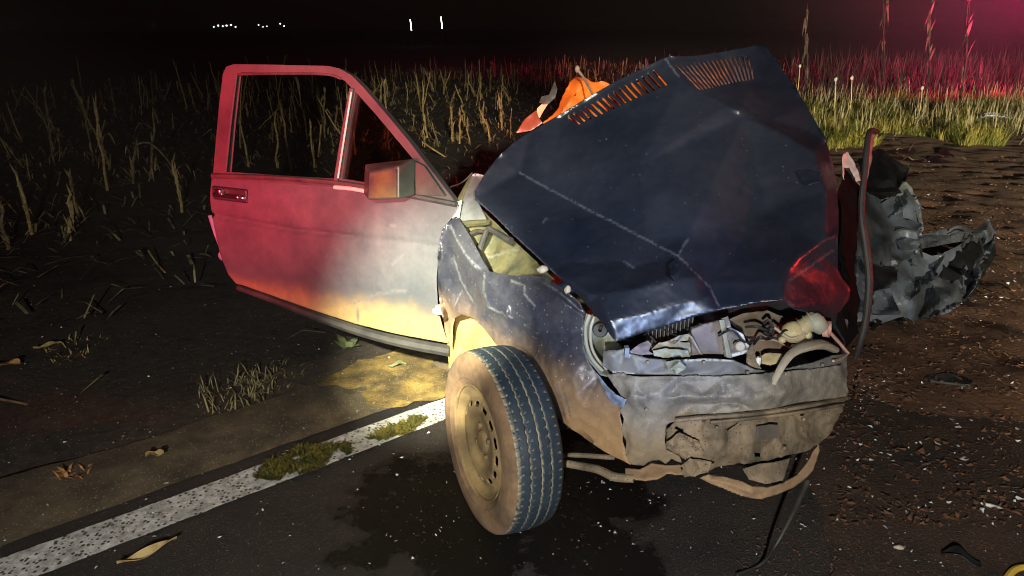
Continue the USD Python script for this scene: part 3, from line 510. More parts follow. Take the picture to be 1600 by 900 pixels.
# wiper motor and hoses at the right
obj('wiper_motor', cat_([sph(U(1240, 519, 1.98), .031, 3, (1.15, 1, 1), .10, 2), tube([U(1243, 520, 1.98), U(1258, 509, 1.985), U(1272, 500, 2.0)], [.027, .024, .026], 14, flat=1), sph(U(1222, 531, 1.97), .011, 2), sph(U(1262, 523, 1.97), .012, 2)]), yellow_pl, car)
for k, (x, y, q) in enumerate(((1254, 512, .028), (1262, 506, .0275), (1269, 501, .0285))): obj('motor_rib', lathe([(q - .006, -.002), (q, -.002), (q, .002), (q - .006, .002)], U(x, y, 1.985 + .003 * k), (.62, -.05, .45), 24), grey_green, car)
obj('motor_cap', cat_([tube([U(1270, 498, 1.995), U(1276, 505, 1.98), U(1285, 513, 1.98)], [.024, .027, .022], 14)]), grey_green, car)
obj('hose_clamp', lathe([(.018, -.008), (.024, -.008), (.024, .008), (.018, .008)], U(1292, 514, 2.0), (.75, -.55, .1), 24), M('pinkish_clamp', (.45, .24, .19), (.55, .32, .25), 9, .5), car)
obj('flat_hose', tube([U(1302, 545, 2.04), U(1284, 538, 2.0), U(1262, 541, 1.95), U(1238, 552, 1.91), U(1222, 572, 1.88), U(1207, 600, 1.865)], [.020, .024, .020, .014, .011, .009], 10, n=40, flat=.6), hose_mat, car, label='flattened tan hose hanging over the bumper')
put_sheet('torn_foam', car, yellow_pl, wobble([(1190, 556), (1196, 552), (1222, 553), (1224, 566), (1204, 571), (1190, 568)], 2, 8), [(1190, 556, 1.97), (1222, 553, 1.98), (1204, 571, 1.94)], step=2.5, dent=.010, dscale=40, seed=22)
obj('washer_nozzle', tube([U(1182, 572, 1.95), U(1185, 562, 1.95), U(1186, 558, 1.95)], [.010, .008, .006], 8), white_pl, car)
put_sheet('lamp_mount', car, tan_metal, [(1168, 548), (1176, 536), (1182, 566), (1190, 576), (1178, 578), (1166, 566)], [(1168, 548, 1.96), (1176, 536, 1.98), (1190, 576, 1.92), (1166, 566, 1.93)], step=2.5, dent=.006, dscale=40, seed=23)
obj('bent_rod', tube([U(1297, 520, 2.05), U(1312, 536, 2.08), U(1325, 552, 2.10), U(1314, 561, 2.06), U(1302, 564, 2.0)], [.006, .006, .006, .005, .004], 6, curve=False), M('pink_rod', (.42, .26, .2), (.5, .33, .25), 9, .5), car)
wr = np.random.default_rng(3)
for k in range(11):
    x = wr.uniform(985, 1230); y = wr.uniform(515, 556) - (x - 985) * .05; l = wr.uniform(25, 80); Y = wr.uniform(1.95, 2.1)
    obj('wire', tube([U(x, y, Y), U(x + l * .35, y + wr.uniform(-14, 18), Y - .03), U(x + l * .7, y + wr.uniform(-14, 18), Y - .01), U(x + l, y + wr.uniform(-16, 16), Y + .04)], wr.uniform(.002, .0045), 6), [black, rubber, hose_mat][k % 3], car)
rad = [rbox(U(1012 + 6.2 * k, 524 - 1.6 * k, 2.14), (.003, .03, .10), .001) for k in range(12)]
for q in rad: obj('radiator_fin', q, bar_metal, car, smooth=False)
obj('support_strut', tube([U(1128, 500, 2.0), U(1134, 530, 1.97), U(1140, 560, 1.94)], [.009, .007, .009], 6, flat=.5), grey_green, car)
for px, py, Y in ((1012, 566, 1.895), (1100, 566, 1.885), (1168, 582, 1.875), (1228, 584, 1.885), (1285, 570, 1.98), (1256, 655, 1.885), (1120, 668, 1.825), (1226, 700, 1.875), (1010, 640, 1.835)):
    obj('bolt', lathe([(.0005, .003), (.0045, .003), (.0055, .001), (.0055, -.01), (.0005, -.01)], U(px, py, Y), (-.05, -.95, .25), 6), tan_metal, car, smooth=False)
put_sheet('torn_flap', car, grey_green, wobble([(1040, 566), (1062, 562), (1072, 575), (1058, 584), (1044, 580)], 1.5, 31), [(1040, 566, 1.88), (1062, 562, 1.86), (1072, 575, 1.855), (1044, 580, 1.865)], step=2.2, sharp=18, facets=(5, .012), smooth=0, seed=51)
put_sheet('torn_flap', car, tan_metal, wobble([(1042, 690), (1062, 676), (1092, 690), (1100, 706), (1074, 716), (1050, 704)], 1.5, 32), [(1042, 690, 1.83), (1062, 676, 1.815), (1100, 706, 1.82), (1050, 704, 1.835)], step=2.2, sharp=18, facets=(8, .014), smooth=0, seed=52)
put_sheet('torn_flap', car, primer, wobble([(1064, 728), (1078, 716), (1112, 722), (1106, 738), (1080, 744)], 1.5, 33), [(1064, 728, 1.83), (1078, 716, 1.815), (1112, 722, 1.82), (1080, 744, 1.82)], step=2.2, sharp=18, facets=(6, .012), smooth=0, seed=53)
# headlamp bucket in the fender
put_sheet('headlamp_bucket', car, grey_green, [(916, 490), (930, 492), (944, 505), (962, 534), (985, 548), (985, 585), (960, 592), (938, 586), (922, 566), (912, 540), (911, 512)], [(916, 490, 2.07), (944, 505, 2.14), (962, 534, 2.12), (985, 560, 2.05), (960, 592, 1.96), (938, 586, 1.97), (912, 540, 2.03), (911, 512, 2.06), (945, 545, 2.15)], step=2.8, dent=.004, dscale=20, seed=24)
obj('bucket_ring', tube([U(921, 492, 2.06), U(915, 512, 2.045), U(917, 540, 2.015), U(926, 562, 1.985), U(942, 580, 1.955)], .0055, 8), grey_green, car)
obj('bucket_ring', tube([U(929, 494, 2.07), U(923, 513, 2.06), U(924, 540, 2.03), U(933, 560, 2.0), U(948, 577, 1.965)], .0045, 8), pale, car)
obj('bulb_socket', cat_([lathe([(.006, .01), (.020, .01), (.024, .0), (.024, -.02), (.006, -.02)], U(938, 515, 2.08), (-.2, -.95, .2), 24), sph(U(939, 511, 2.06), .006, 1)]), rubber, car)
# blue-grey crossbar over the bumper
BAR = [(942, 548), (976, 545), (978, 552), (988, 553), (1014, 560), (1040, 563), (1072, 562), (1100, 560), (1146, 562), (1162, 570), (1181, 578), (1205, 580), (1232, 577), (1270, 566), (1302, 555), (1326, 552), (1322, 565), (1305, 570), (1240, 582), (1158, 588), (1110, 588), (1059, 588), (1000, 585), (957, 582), (942, 572)]
put_sheet('headlamp_crossbar', car, bar_metal, BAR, [(942, 548, 1.96), (976, 545, 1.93), (1059, 575, 1.885), (1146, 562, 1.90), (1181, 578, 1.89), (1232, 577, 1.92), (1302, 555, 2.04), (1326, 552, 2.11), (1305, 570, 2.03), (1158, 588, 1.875), (957, 582, 1.93), (942, 572, 1.95), (1000, 585, 1.895)], step=2.6, facets=(14, .012), creases=[[(942, 560, 1.95), (952, 548, 1.935)], [(1052, 563, 1.905), (1066, 586, 1.87)], [(1085, 563, 1.90), (1060, 584, 1.885)]], dent=.007, dscale=16, seed=25, t=.006, scratches=[[(976, 549), (982, 556)], [(950, 582), (990, 585)], [(1072, 561), (1146, 562)]])
obj('bar_bracket', boxm(U(979, 549, 1.915), (.012, .02, .028)), white_edge, car)
# bumper beam
BUMP = [(947, 585), (970, 583), (992, 588), (1059, 588), (1110, 588), (1162, 586), (1232, 580), (1280, 575), (1312, 571), (1323, 562), (1326, 578), (1320, 598), (1324, 612), (1320, 624), (1250, 636), (1180, 643), (1104, 650), (1060, 656), (1050, 660), (1041, 668), (1039, 690), (1042, 704), (1052, 708), (1062, 714), (1066, 724), (1050, 718), (1040, 726), (1030, 720), (1014, 722), (1006, 728), (995, 726), (984, 722), (976, 706), (979, 690), (971, 672), (975, 655), (968, 640), (978, 630), (960, 604)]
put_sheet('bumper_beam', car, primer, wobble(BUMP, 1.2, 12), [(947, 585, 1.93), (992, 588, 1.88), (1059, 588, 1.86), (1162, 586, 1.86), (1232, 580, 1.90), (1312, 571, 2.03), (1326, 578, 2.10), (1324, 612, 2.08), (1320, 624, 2.06), (1180, 643, 1.86), (1104, 650, 1.84), (1060, 656, 1.845), (1042, 704, 1.85), (1066, 724, 1.86), (995, 726, 1.87), (968, 640, 1.89), (1010, 660, 1.845), (1300, 600, 2.0)], step=2.6, facets=(26, .022),
          creases=[[(985, 618, 1.845), (1060, 622, 1.825), (1170, 620, 1.825), (1230, 610, 1.865), (1320, 596, 2.07)], [(1060, 650, 1.87), (1075, 630, 1.875), (1120, 628, 1.865), (1160, 632, 1.875)], [(1150, 640, 1.84), (1165, 622, 1.82), (1185, 612, 1.86)], [(1210, 636, 1.87), (1222, 618, 1.85)], [(993, 588, 1.878), (993, 620, 1.842)]], smooth=3, dent=.012, dscale=11, seed=26, fine=.002, t=.004, label='dented grey bumper beam, muddy towards the bottom', scratches=[[(993, 590), (993, 622)], [(975, 655), (972, 675), (980, 705)], [(1150, 638), (1170, 615)]], swidth=1.8)
obj('bumper_lip', cat_([tube([U(1055, 657, 1.835), U(1104, 652, 1.825), U(1180, 646, 1.84), U(1250, 636, 1.90), U(1322, 622, 2.055)], .0085, 6, flat=.7), tube([U(1110, 660, 1.825), U(1180, 653, 1.84), U(1250, 644, 1.90), U(1318, 632, 2.045)], .0055, 6)]), tan_metal, car)
VAL = [(1056, 659), (1104, 654), (1180, 648), (1250, 640), (1320, 625), (1318, 637), (1308, 660), (1299, 676), (1281, 694), (1261, 706), (1210, 716), (1168, 724), (1117, 731), (1092, 742), (1070, 746), (1064, 738), (1074, 722), (1062, 712), (1040, 700), (1042, 672)]
put_sheet('valance', car, tan_metal, wobble(VAL, 1.2, 13), [(1056, 659, 1.86), (1104, 654, 1.85), (1180, 648, 1.86), (1320, 625, 2.07), (1299, 676, 2.03), (1261, 706, 1.93), (1168, 724, 1.86), (1070, 746, 1.85), (1040, 700, 1.87), (1110, 690, 1.83), (1200, 680, 1.85)], step=2.6, facets=(34, .018), holes=[[(1056, 667), (1068, 673), (1066, 677), (1054, 670)], [(1041, 686), (1058, 688), (1060, 691), (1041, 690)], [(1135, 671), (1154, 660), (1155, 663), (1138, 674)], [(1102, 722), (1117, 721), (1116, 725), (1102, 727)], [(1180, 708), (1190, 709), (1189, 714), (1180, 714)]],
          creases=[[(1056, 668, 1.87), (1085, 690, 1.845), (1100, 700, 1.84)], [(1080, 690, 1.84), (1110, 678, 1.825), (1140, 666, 1.84)], [(1075, 720, 1.85), (1130, 712, 1.83)]], smooth=2, dent=.012, dscale=16, seed=27, fine=.003, t=.004, label='torn tan valance caked with mud')
put_sheet('number_recess', car, M('grey_recess', (.05, .045, .04), (.10, .085, .07), 12, .6), [(1182, 666), (1204, 663), (1216, 664), (1216, 682), (1196, 688), (1182, 684)], [(1182, 666, 1.842), (1216, 664, 1.868), (1216, 682, 1.862), (1182, 684, 1.838)], step=3, dent=.003, seed=28)
# lower crossmember, tow tray, control arm
LOW = [(1093, 747), (1110, 742), (1130, 744), (1160, 752), (1175, 760), (1200, 762), (1225, 756), (1246, 742), (1262, 722), (1272, 704), (1280, 694), (1281, 704), (1270, 735), (1259, 748), (1240, 762), (1215, 773), (1190, 780), (1174, 779), (1152, 772), (1137, 765), (1110, 756)]
put_sheet('lower_crossmember', car, tan2, LOW, [(1093, 747, 1.87), (1130, 744, 1.86), (1174, 760, 1.83), (1174, 779, 1.835), (1225, 756, 1.87), (1259, 748, 1.92), (1280, 694, 2.0), (1262, 722, 1.95)], step=2.6, creases=[[(1105, 748, 1.86), (1140, 757, 1.835), (1174, 770, 1.82), (1215, 765, 1.86), (1255, 742, 1.92)]], dent=.006, dscale=20, seed=29, t=.006, label='bent muddy lower crossmember')
put_sheet('tow_bracket', car, tan_metal, [(1160, 733), (1185, 725), (1210, 722), (1236, 716), (1228, 740), (1220, 757), (1195, 758), (1172, 750)], [(1160, 733, 1.92), (1236, 716, 1.95), (1220, 757, 1.90), (1172, 750, 1.89)], step=3, dent=.006, dscale=18, seed=30, t=.006)
put_sheet('skid_tray', car, tan2, [(976, 731), (1000, 733), (1018, 724), (1040, 727), (1076, 726), (1070, 742), (1042, 740), (1030, 748), (1008, 752), (988, 748), (978, 740)], [(976, 731, 1.95), (1018, 724, 1.94), (1076, 726, 1.92), (1042, 740, 1.90), (1008, 752, 1.88)], step=2.6, dent=.006, dscale=18, seed=31, t=.006)
obj('control_arm', cat_([tube([U(872, 722, 2.0), U(905, 728, 1.99), U(935, 734, 1.96), U(960, 745, 1.93), U(990, 748, 1.91)], [.012, .012, .013, .014, .012], 10)]), tan_metal, car)
obj('tie_rod', tube([U(868, 713, 2.05), U(900, 711, 2.06), U(960, 715, 2.05)], .008, 8), tan_metal, car)
put_sheet('inner_wing', car, shade_black, [(1300, 500), (1318, 440), (1330, 330), (1300, 300), (1240, 420), (1262, 560), (1300, 600)], [(1300, 500, 2.15), (1318, 440, 2.35), (1330, 330, 2.75), (1300, 300, 2.9), (1240, 420, 2.75), (1262, 560, 2.35), (1300, 600, 2.1)], step=6, facets=(10, .04), dent=.02, seed=48)  # unseen inner wing, put in to block the red lamp from the bay
obj('sump_guard', sph((.42, 2.25, .33), .2, 3, (1.5, 1.3, .35), .25, 4), black, car)
obj('subframe', cat_([tube([(.0, 2.35, .30), (.35, 2.15, .30), (.75, 2.25, .34)], .03, 8), tube([(.35, 2.15, .3), (.45, 2.9, .26)], .03, 8)]), rubber, car)
# far-side fender rags standing right of the hood, the dangling pillar seal
put_sheet('bent_pillar', car, bar_metal, wobble([(1352, 214), (1362, 206), (1371, 204), (1366, 226), (1360, 258), (1352, 296), (1348, 336), (1340, 334), (1344, 300), (1347, 260)], 1.5, 3), [(1352, 214, 2.62), (1371, 204, 2.66), (1360, 258, 2.6), (1348, 336, 2.55), (1340, 334, 2.55)], step=2.6, dent=.012, dscale=14, seed=32, label='bent upright strip of dark sheet metal', scratches=[[(1356, 214), (1346, 330)]])
put_sheet('fender_shred', car, M('pale_pink_shred', (.4, .3, .27), (.5, .4, .36), 9, .5), wobble([(1316, 242), (1324, 237), (1336, 256), (1345, 282), (1338, 284), (1328, 262), (1320, 262), (1318, 280)], 1.2, 5), [(1316, 242, 2.5), (1324, 237, 2.52), (1345, 282, 2.45), (1318, 280, 2.45)], step=2.5, dent=.01, dscale=40, seed=33)
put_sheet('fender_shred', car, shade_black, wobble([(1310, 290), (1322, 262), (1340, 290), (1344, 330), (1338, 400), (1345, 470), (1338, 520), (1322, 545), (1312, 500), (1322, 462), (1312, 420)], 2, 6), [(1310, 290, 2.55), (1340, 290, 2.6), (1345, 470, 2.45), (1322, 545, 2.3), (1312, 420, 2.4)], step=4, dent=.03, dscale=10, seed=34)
obj('rubber_seal', tube([U(1371, 206, 2.66), U(1358, 208, 2.60), U(1352, 260, 2.52), U(1346, 330, 2.46), U(1353, 385, 2.42), U(1358, 440, 2.38), U(1353, 500, 2.36), U(1343, 540, 2.36), U(1336, 560, 2.38)], [.009, .010, .010, .011, .013, .013, .012, .011, .008], 10, n=60), rubber, car, label='black rubber seal hanging beside the hood')
obj('dangling_cable', tube([U(1262, 752, 1.90), U(1254, 770, 1.87), U(1235, 810, 1.80), U(1210, 855, 1.76), G(1188, 882, .012), G(1150, 897, .010)], [.008, .007, .006, .005, .004, .003], 8, n=50), rubber, car, label='thin black cable hanging to the asphalt')

# --- wheel: turned out, leaning, coated with mud
WC, WA = np.array([-.0397, 2.0517, .2886]), np.array([math.cos(3.5822) * math.cos(.022), math.sin(3.5822) * math.cos(.022), math.sin(.022)])
wheel = holder('wheel', car)
tread = []
hw = .0825
xs = np.linspace(-hw + .012, hw - .012, 74)
GR = (-.036, -.004, .030)
def prof_r(x): return .2880 - .008 * (x / hw) ** 2 - .006 * (np.abs(x) / hw) ** 8
prof = [(x, prof_r(x)) for x in xs]
nseg = 630; th = np.linspace(0, 2 * np.pi, nseg, endpoint=False)
T, X = np.meshgrid(th, xs, indexing='ij'); R = np.tile(prof_r(xs), (nseg, 1)); D = np.zeros_like(R)
wavy = .0014 * np.sign(np.sin(T * 70))
for g in GR:
    d = np.abs(X - g - (wavy if g > 0 else wavy * .6)); k = np.clip((.0026 - d) / .0010, 0, 1); R -= .006 * k; D = np.maximum(D, k)
pitch = (T * 70 / (2 * np.pi)) % 1
sipe = lambda c, wd, lo, hi: ((np.abs(((pitch + (X * 9) - c + .5) % 1) - .5) < wd) & (X > lo) & (X < hi)).astype(float)
for c, wd, lo, hi, ds in ((.2, .09, .052, .09, .5), (.7, .09, -.09, -.056, .45), (.45, .05, .018, .027, .35), (.05, .05, -.033, -.024, .35)):
    k = sipe(c, wd, lo, hi); R -= .0035 * k * (R > .277); D = np.maximum(D, ds * k)
e1_, e2_, a_ = frame_of(WA)
V = WC + X[..., None] * a_ + R[..., None] * (np.cos(T)[..., None] * e1_ + np.sin(T)[..., None] * e2_)
ii = np.arange(nseg * len(xs)).reshape(nseg, -1); jj = np.roll(ii, -1, 0)
a, b, c, d = ii[:, :-1].ravel(), jj[:, :-1].ravel(), jj[:, 1:].ravel(), ii[:, 1:].ravel()
D = np.maximum(D, np.clip((X - .058) / .012, 0, 1) * .9)
obj('tread', trimesh.Trimesh(V.reshape(-1, 3), np.vstack([np.c_[a, b, c], np.c_[a, c, d]]), process=False), tyre_mat, wheel, wear=D.ravel(), label='blue-black tread with dusty grooves')
rs = prof_r(xs[0]) - .0005
sw = lambda s: [(rs, s * (hw - .012)), (.272, s * (hw - .003)), (.255, s * (hw + .004)), (.235, s * (hw + .007)), (.215, s * (hw + .004)), (.205, s * (hw + .004)), (.203, s * (hw + .001)), (.192, s * (hw - .004)), (.180, s * (hw - .010)), (.176, s * (hw - .02)), (.176, s * (hw - .05))]
obj('tyre_sidewall', lathe(sw(1), WC, WA, 120, close=False), sidewall_mat, wheel, smooth=50)
obj('inner_sidewall', lathe([(r_, x_) for r_, x_ in sw(-1)][::-1], WC, WA, 90, close=False), rubber, wheel, smooth=50)
# rim: barrel lip, dish with vent slots, hub
dish = [(.177, .076), (.182, .080), (.181, .073), (.170, .068), (.164, .058), (.154, .052), (.143, .053), (.134, .062), (.112, .070), (.092, .068), (.082, .058), (.066, .053), (.038, .053), (.033, .062), (.026, .066), (.0005, .066)]
dish = dish + [(r_, x_ - .006) for r_, x_ in dish[::-1]]
dm = lathe([(r_, x_) for r_, x_ in dish], (0, 0, 0), (0, 0, 1), 96, close=True)
man = m3.Manifold(m3.Mesh(dm.vertices.astype(np.float32), dm.faces.astype(np.uint32)))
if man.volume() < 0 or man.is_empty(): man = m3.Manifold(m3.Mesh(dm.vertices.astype(np.float32), dm.faces[:, ::-1].astype(np.uint32)))
for k in range(14):
    an = 2 * math.pi * k / 14
    cut = m3.Manifold.batch_hull([m3.Manifold.cylinder(.12, .0085, .0085, 14).translate((.122, s, -.02)) for s in (-.010, .010)]).rotate((0, 0, math.degrees(an)))
    man = man - cut
for k in range(4):
    an = 2 * math.pi * (k + .3) / 4
    man = man - m3.Manifold.cylinder(.12, .008, .008, 14).translate((.050 * math.cos(an), .050 * math.sin(an), -.02))
v_, f_, _ = meshkit.arrays(man)
v_ = WC + v_[:, :1] * e1_ + v_[:, 1:2] * e2_ + v_[:, 2:] * a_
obj('rim', trimesh.Trimesh(v_, f_, process=False), rim_mat, wheel, smooth=40)
for k in range(4):
    an = 2 * math.pi * (k + .3) / 4; pc = WC + .050 * (math.cos(an) * e1_ + math.sin(an) * e2_) + .045 * a_
    obj('wheel_bolt', lathe([(.0005, .018), (.0075, .018), (.0095, .014), (.0095, 0), (.0005, 0)], pc, WA, 6), rim_mat, wheel, smooth=False)
obj('brake_drum', lathe([(.15, .02), (.155, -.04), (.001, -.04), (.001, .02)], WC, WA, 48), rubber, wheel)
obj('axle', tube([WC - .03 * a_, WC - .25 * a_, (.32, 2.3, .32)], .022, 10, curve=False), rubber, car)

# --- the open door, seen from outside; hinged at the fender, swung wide open
DH, DE = np.array([-.235, 2.70, 0]), np.array([-1.29, 3.20, 0])
DD = (DE - DH) / np.linalg.norm(DE - DH); DN = np.array([DD[1], -DD[0], 0]); DN = DN if DN[1] < 0 else -DN      # outward normal, towards the road side
TILT = math.radians(9); DN2 = DN * math.cos(TILT) + np.array([0, 0, math.sin(TILT)])
BELT = np.array([DH[0], DH[1], .90])
def dpt(px, py, frame=False, off=0.0):
    px, py = np.asarray(px, float), np.asarray(py, float)
    p = onplane(px, py, DH, DN)
    q = onplane(px, py, BELT, DN2)
    k = (p[..., 2] > .90)[..., None] if not frame else np.ones(p.shape[:-1] + (1,), bool)
    return np.where(k, q, p) + DN * off
def dsheet(outline, step=5, holes=(), bulge=None, t=.003, frame=False, off=0.0, scratches=(), swidth=2, dent=0, seed=0):
    poly = sg.Polygon(outline, holes); pts = []
    for ring in [poly.exterior, *poly.interiors]:
        pts += [ring.interpolate(d).coords[0] for d in np.arange(0, ring.length, step * .6)]
    x0, y0, x1, y1 = poly.bounds; gx, gy = np.meshgrid(np.arange(x0, x1, step), np.arange(y0, y1, step)); ok = shapely.contains_xy(poly.buffer(-step * .4), gx.ravel(), gy.ravel())
    P = np.vstack([np.array(pts), np.c_[gx.ravel()[ok], gy.ravel()[ok]]]); tri = Delaunay(P).simplices; cc = P[tri].mean(1)
    aa = P[tri]; ar = np.cross(aa[:, 1] - aa[:, 0], aa[:, 2] - aa[:, 0]); keep = shapely.contains_xy(poly, cc[:, 0], cc[:, 1]) & (np.abs(ar) > 1e-2)
    tri, ar = tri[keep], ar[keep]; tri[ar > 0] = tri[ar > 0][:, ::-1]
    ids, inv = np.unique(tri, return_inverse=True); P, f = P[ids], inv.reshape(-1, 3)
    v = dpt(P[:, 0], P[:, 1], frame)
    o = np.full(len(v), off)
    if bulge is not None: o = o + bulge(v, P)
    if dent: o = o + dent * (meshkit.fbm(v * 6 + seed + 40, 3, seed) - .5) * 2
    v = v + DN * o[:, None]
    wv = np.zeros(len(P))
    for s in scratches: wv = np.maximum(wv, np.clip(1.3 - shapely.distance(shapely.points(P), sg.LineString(s)) / swidth, 0, 1))
    vv, ff = shell(v, f, t); return trimesh.Trimesh(vv, ff, process=False), np.r_[wv, wv]
SKIN = [(332, 276), (345, 275), (530, 290), (718, 321), (712, 335), (700, 350), (692, 380), (688, 430), (690, 480), (699, 520), (704, 534), (630, 521), (560, 504), (520, 491), (480, 477), (430, 459), (385, 443), (375, 441), (364, 426), (352, 395), (340, 345), (333, 310)]
def bulge(v, P):
    z = v[:, 2]; b = .030 * np.sin(np.clip((z - .25) / .65, 0, 1) * math.pi) ** .7
    ln = np.interp(P[:, 0], [330, 460, 700], [333, 357, 384]); crease = np.abs(P[:, 1] - ln)
    return b - .007 * np.clip(1 - crease / 7.0, 0, 1) - .010 * np.clip(1 - crease / 4.0, 0, 1) * (P[:, 0] < 560)
m, w = dsheet(SKIN, 4, bulge=bulge, dent=.003, seed=5, scratches=[[(560, 470), (600, 455), (640, 450)], [(620, 410), (635, 395)], [(615, 352), (620, 351)], [(565, 478), (563, 500)]])
door = obj('door', m, door_paint, car, wear=w, label='open front door, mud stained along the bottom')
FRM = [(334, 279), (338, 230), (344, 165), (350, 115), (355, 104), (368, 100), (430, 101), (515, 103), (532, 107), (550, 117), (568, 135), (600, 172), (640, 220), (690, 285), (718, 322), (560, 294)]
WIN = [(354, 268), (362, 190), (371, 116), (380, 113), (500, 114), (525, 118), (540, 126), (550, 136), (538, 200), (526, 279)]
QTR = [(536, 279), (546, 200), (557, 143), (590, 180), (640, 240), (692, 303)]
m, w = dsheet(FRM, 4, holes=[WIN, QTR], frame=True, off=.006, t=.035, bulge=None)
obj('window_frame', m, M('frame_paint', (.028, .027, .029), (.045, .042, .043), 4, .35, dust=(.2, .18, .16), dustamt=.08), door)
def dtube(pts, r, off=0.012, **k): return tube([dpt(x, y, y < 300 and k.get('fr', True), off) for x, y in pts], r, 8, **{q: z for q, z in k.items() if q != 'fr'})
obj('window_channel', cat_([dtube([(356, 268), (364, 190), (373, 117)], .006, .012, curve=False), dtube([(362, 268), (369, 190), (377, 119)], .004, .004, curve=False), dtube([(373, 116), (440, 115), (510, 116), (535, 123)], .005, .006)]), rubber, door)
obj('division_bar', cat_([dtube([(528, 281), (541, 200), (553, 138)], .010, .012, curve=False)]), rubber, door)
obj('division_trim', cat_([dtube([(533, 277), (545, 200), (554, 143)], .0035, .020, curve=False)]), M('pink_trim', (.5, .4, .36), (.6, .5, .45), 9, .3), door)
obj('belt_seal', cat_([dtube([(336, 274), (430, 277), (530, 285), (620, 300), (716, 318)], .011, .014)]), rubber, door)
obj('belt_trim', cat_([dtube([(528, 291), (552, 293), (576, 297)], .008, .022)]), M('bare_trim', (.45, .36, .30), (.55, .45, .38), 9, .4), door)
m, w = dsheet(QTR, 6, frame=True, off=-.006, t=.004)
obj('quarter_glass', m, glass, door)
# mirror: boxy housing on a triangular foot
m, _ = dsheet([(652, 250), (668, 258), (700, 304), (655, 302)], 4, frame=True, off=.024, t=.02)
obj('mirror_foot', m, mirror_mat, door)
def mirror_shell():
    A = [dpt(*q, True, o) for q, o in (((578, 256), .03), ((655, 247), .03), ((655, 302), .03), ((576, 301), .03))]
    B = [dpt(*q, True, o) for q, o in (((604, 262), .11), ((650, 252), .11), ((650, 300), .11), ((602, 303), .11))]
    pts = np.array(A + B); c = pts.mean(0)
    return m3.Manifold.batch_hull([m3.Manifold.sphere(.009, 12).translate(tuple(map(float, p + (c - p) * .10))) for p in pts])
obj('mirror_housing', mirror_shell(), mirror_mat, door, smooth=40)
m, _ = dsheet([(607, 264), (648, 256), (648, 298), (606, 300)], 4, frame=True, off=.122, t=.006)
obj('mirror_cover', m, M('mirror_cover_reflect_paint', (.018, .026, .022), (.07, .065, .022), 9, .45), door)  # yellow reflection put into the colour of the cover
obj('door_handle', cat_([rbox(dpt(362, 304, False, .030), (.15, .022, .022), .008, np.array([DD, DN, [0, 0, 1]])), rbox(dpt(352, 297, False, .032), (.035, .03, .03), .010, np.array([DD, DN, [0, 0, 1]])), sph(dpt(388, 307, False, .03), .013, 2)]), chrome, door)
obj('handle_recess', rbox(dpt(364, 303, False, .012), (.2, .02, .06), .008, np.array([DD, DN, [0, 0, 1]])), black, door)
obj('bottom_strip', cat_([tube([dpt(x, y, False, .0) + np.array([0, 0, -.016]) for x, y in ((372, 444), (430, 464), (480, 483), (560, 511), (630, 529), (705, 543))], [.014, .017, .02, .022, .024, .024], 8, n=40)]), rubber, door)  # black strip along the bottom edge of the door skin
obj('door_edge', cat_([tube([dpt(x, y, False, .018) for x, y in ((333, 335), (342, 362), (353, 392), (369, 427))], [.009, .010, .008, .007], 6), sph(dpt(352, 398, False, .015), .02, 2, (1, .6, 1.2), .2)]), white_edge, door, label='peeled bluish white door edge')
m, _ = dsheet([(338, 285), (530, 296), (700, 325), (688, 380), (686, 480), (694, 520), (560, 496), (480, 470), (380, 436), (358, 395)], 10, off=-.09, t=.03)
obj('inner_trim', m, black, door)
obj('door_hinge', cat_([rbox(U(690, 484, 2.68), (.05, .05, .03), .008), tube([U(678, 486, 2.68), U(695, 484, 2.66)], .010, 8)]), pale, car)

# ================================================================== WRECKAGE ON THE RIGHT
wreck = thing('torn_bodywork', 'heap of torn grey crumpled car bodywork lying on the soil right of the hood', 'wreckage', tuple(G(1430, 520)))
DBR = [(1306, 372), (1318, 345), (1340, 336), (1366, 338), (1392, 322), (1400, 296), (1410, 284), (1420, 300), (1440, 320), (1441, 357), (1434, 392), (1456, 400), (1480, 392), (1506, 378), (1524, 360), (1546, 341), (1556, 366), (1542, 414), (1524, 446), (1506, 470), (1484, 488), (1460, 492), (1430, 504), (1412, 494), (1380, 505), (1350, 500), (1312, 515), (1320, 440)]
put_sheet('crumpled_panel', wreck, debris_mat, wobble(DBR, 3, 21), [(1306, 372, 3.7), (1340, 336, 4.0), (1410, 284, 4.3), (1441, 357, 4.1), (1434, 392, 4.05), (1506, 378, 4.3), (1546, 341, 4.7), (1556, 366, 4.65), (1506, 470, 3.9), (1430, 504, 3.62), (1350, 500, 3.55), (1312, 515, 3.45), (1380, 420, 3.75), (1450, 440, 3.95), (1390, 370, 4.05), (1410, 460, 3.62)], step=4, sharp=18, facets=(34, .16),
          creases=[[(1330, 380, 3.75), (1370, 400, 3.72), (1420, 410, 3.9), (1460, 420, 4.0)], [(1350, 430, 3.8), (1400, 432, 3.7), (1440, 445, 3.72), (1480, 430, 4.0), (1540, 380, 4.45)], [(1420, 470, 3.6), (1445, 450, 3.85), (1500, 440, 3.95)], [(1375, 340, 3.95), (1400, 380, 4.1), (1430, 400, 3.95)], [(1425, 410, 3.85), (1432, 440, 3.95), (1420, 470, 3.6)], [(1340, 460, 3.7), (1390, 450, 3.6), (1410, 490, 3.6)]], smooth=0, dent=.02, dscale=8, seed=41, fine=.003, t=.004, label='grey crumpled sheet metal',
          scratches=[[(1350, 430), (1400, 432), (1440, 445), (1480, 430)], [(1420, 470), (1445, 450), (1500, 440)], [(1534, 352), (1548, 345), (1552, 370)], [(1330, 380), (1370, 400), (1420, 410), (1460, 420)]], swidth=3)
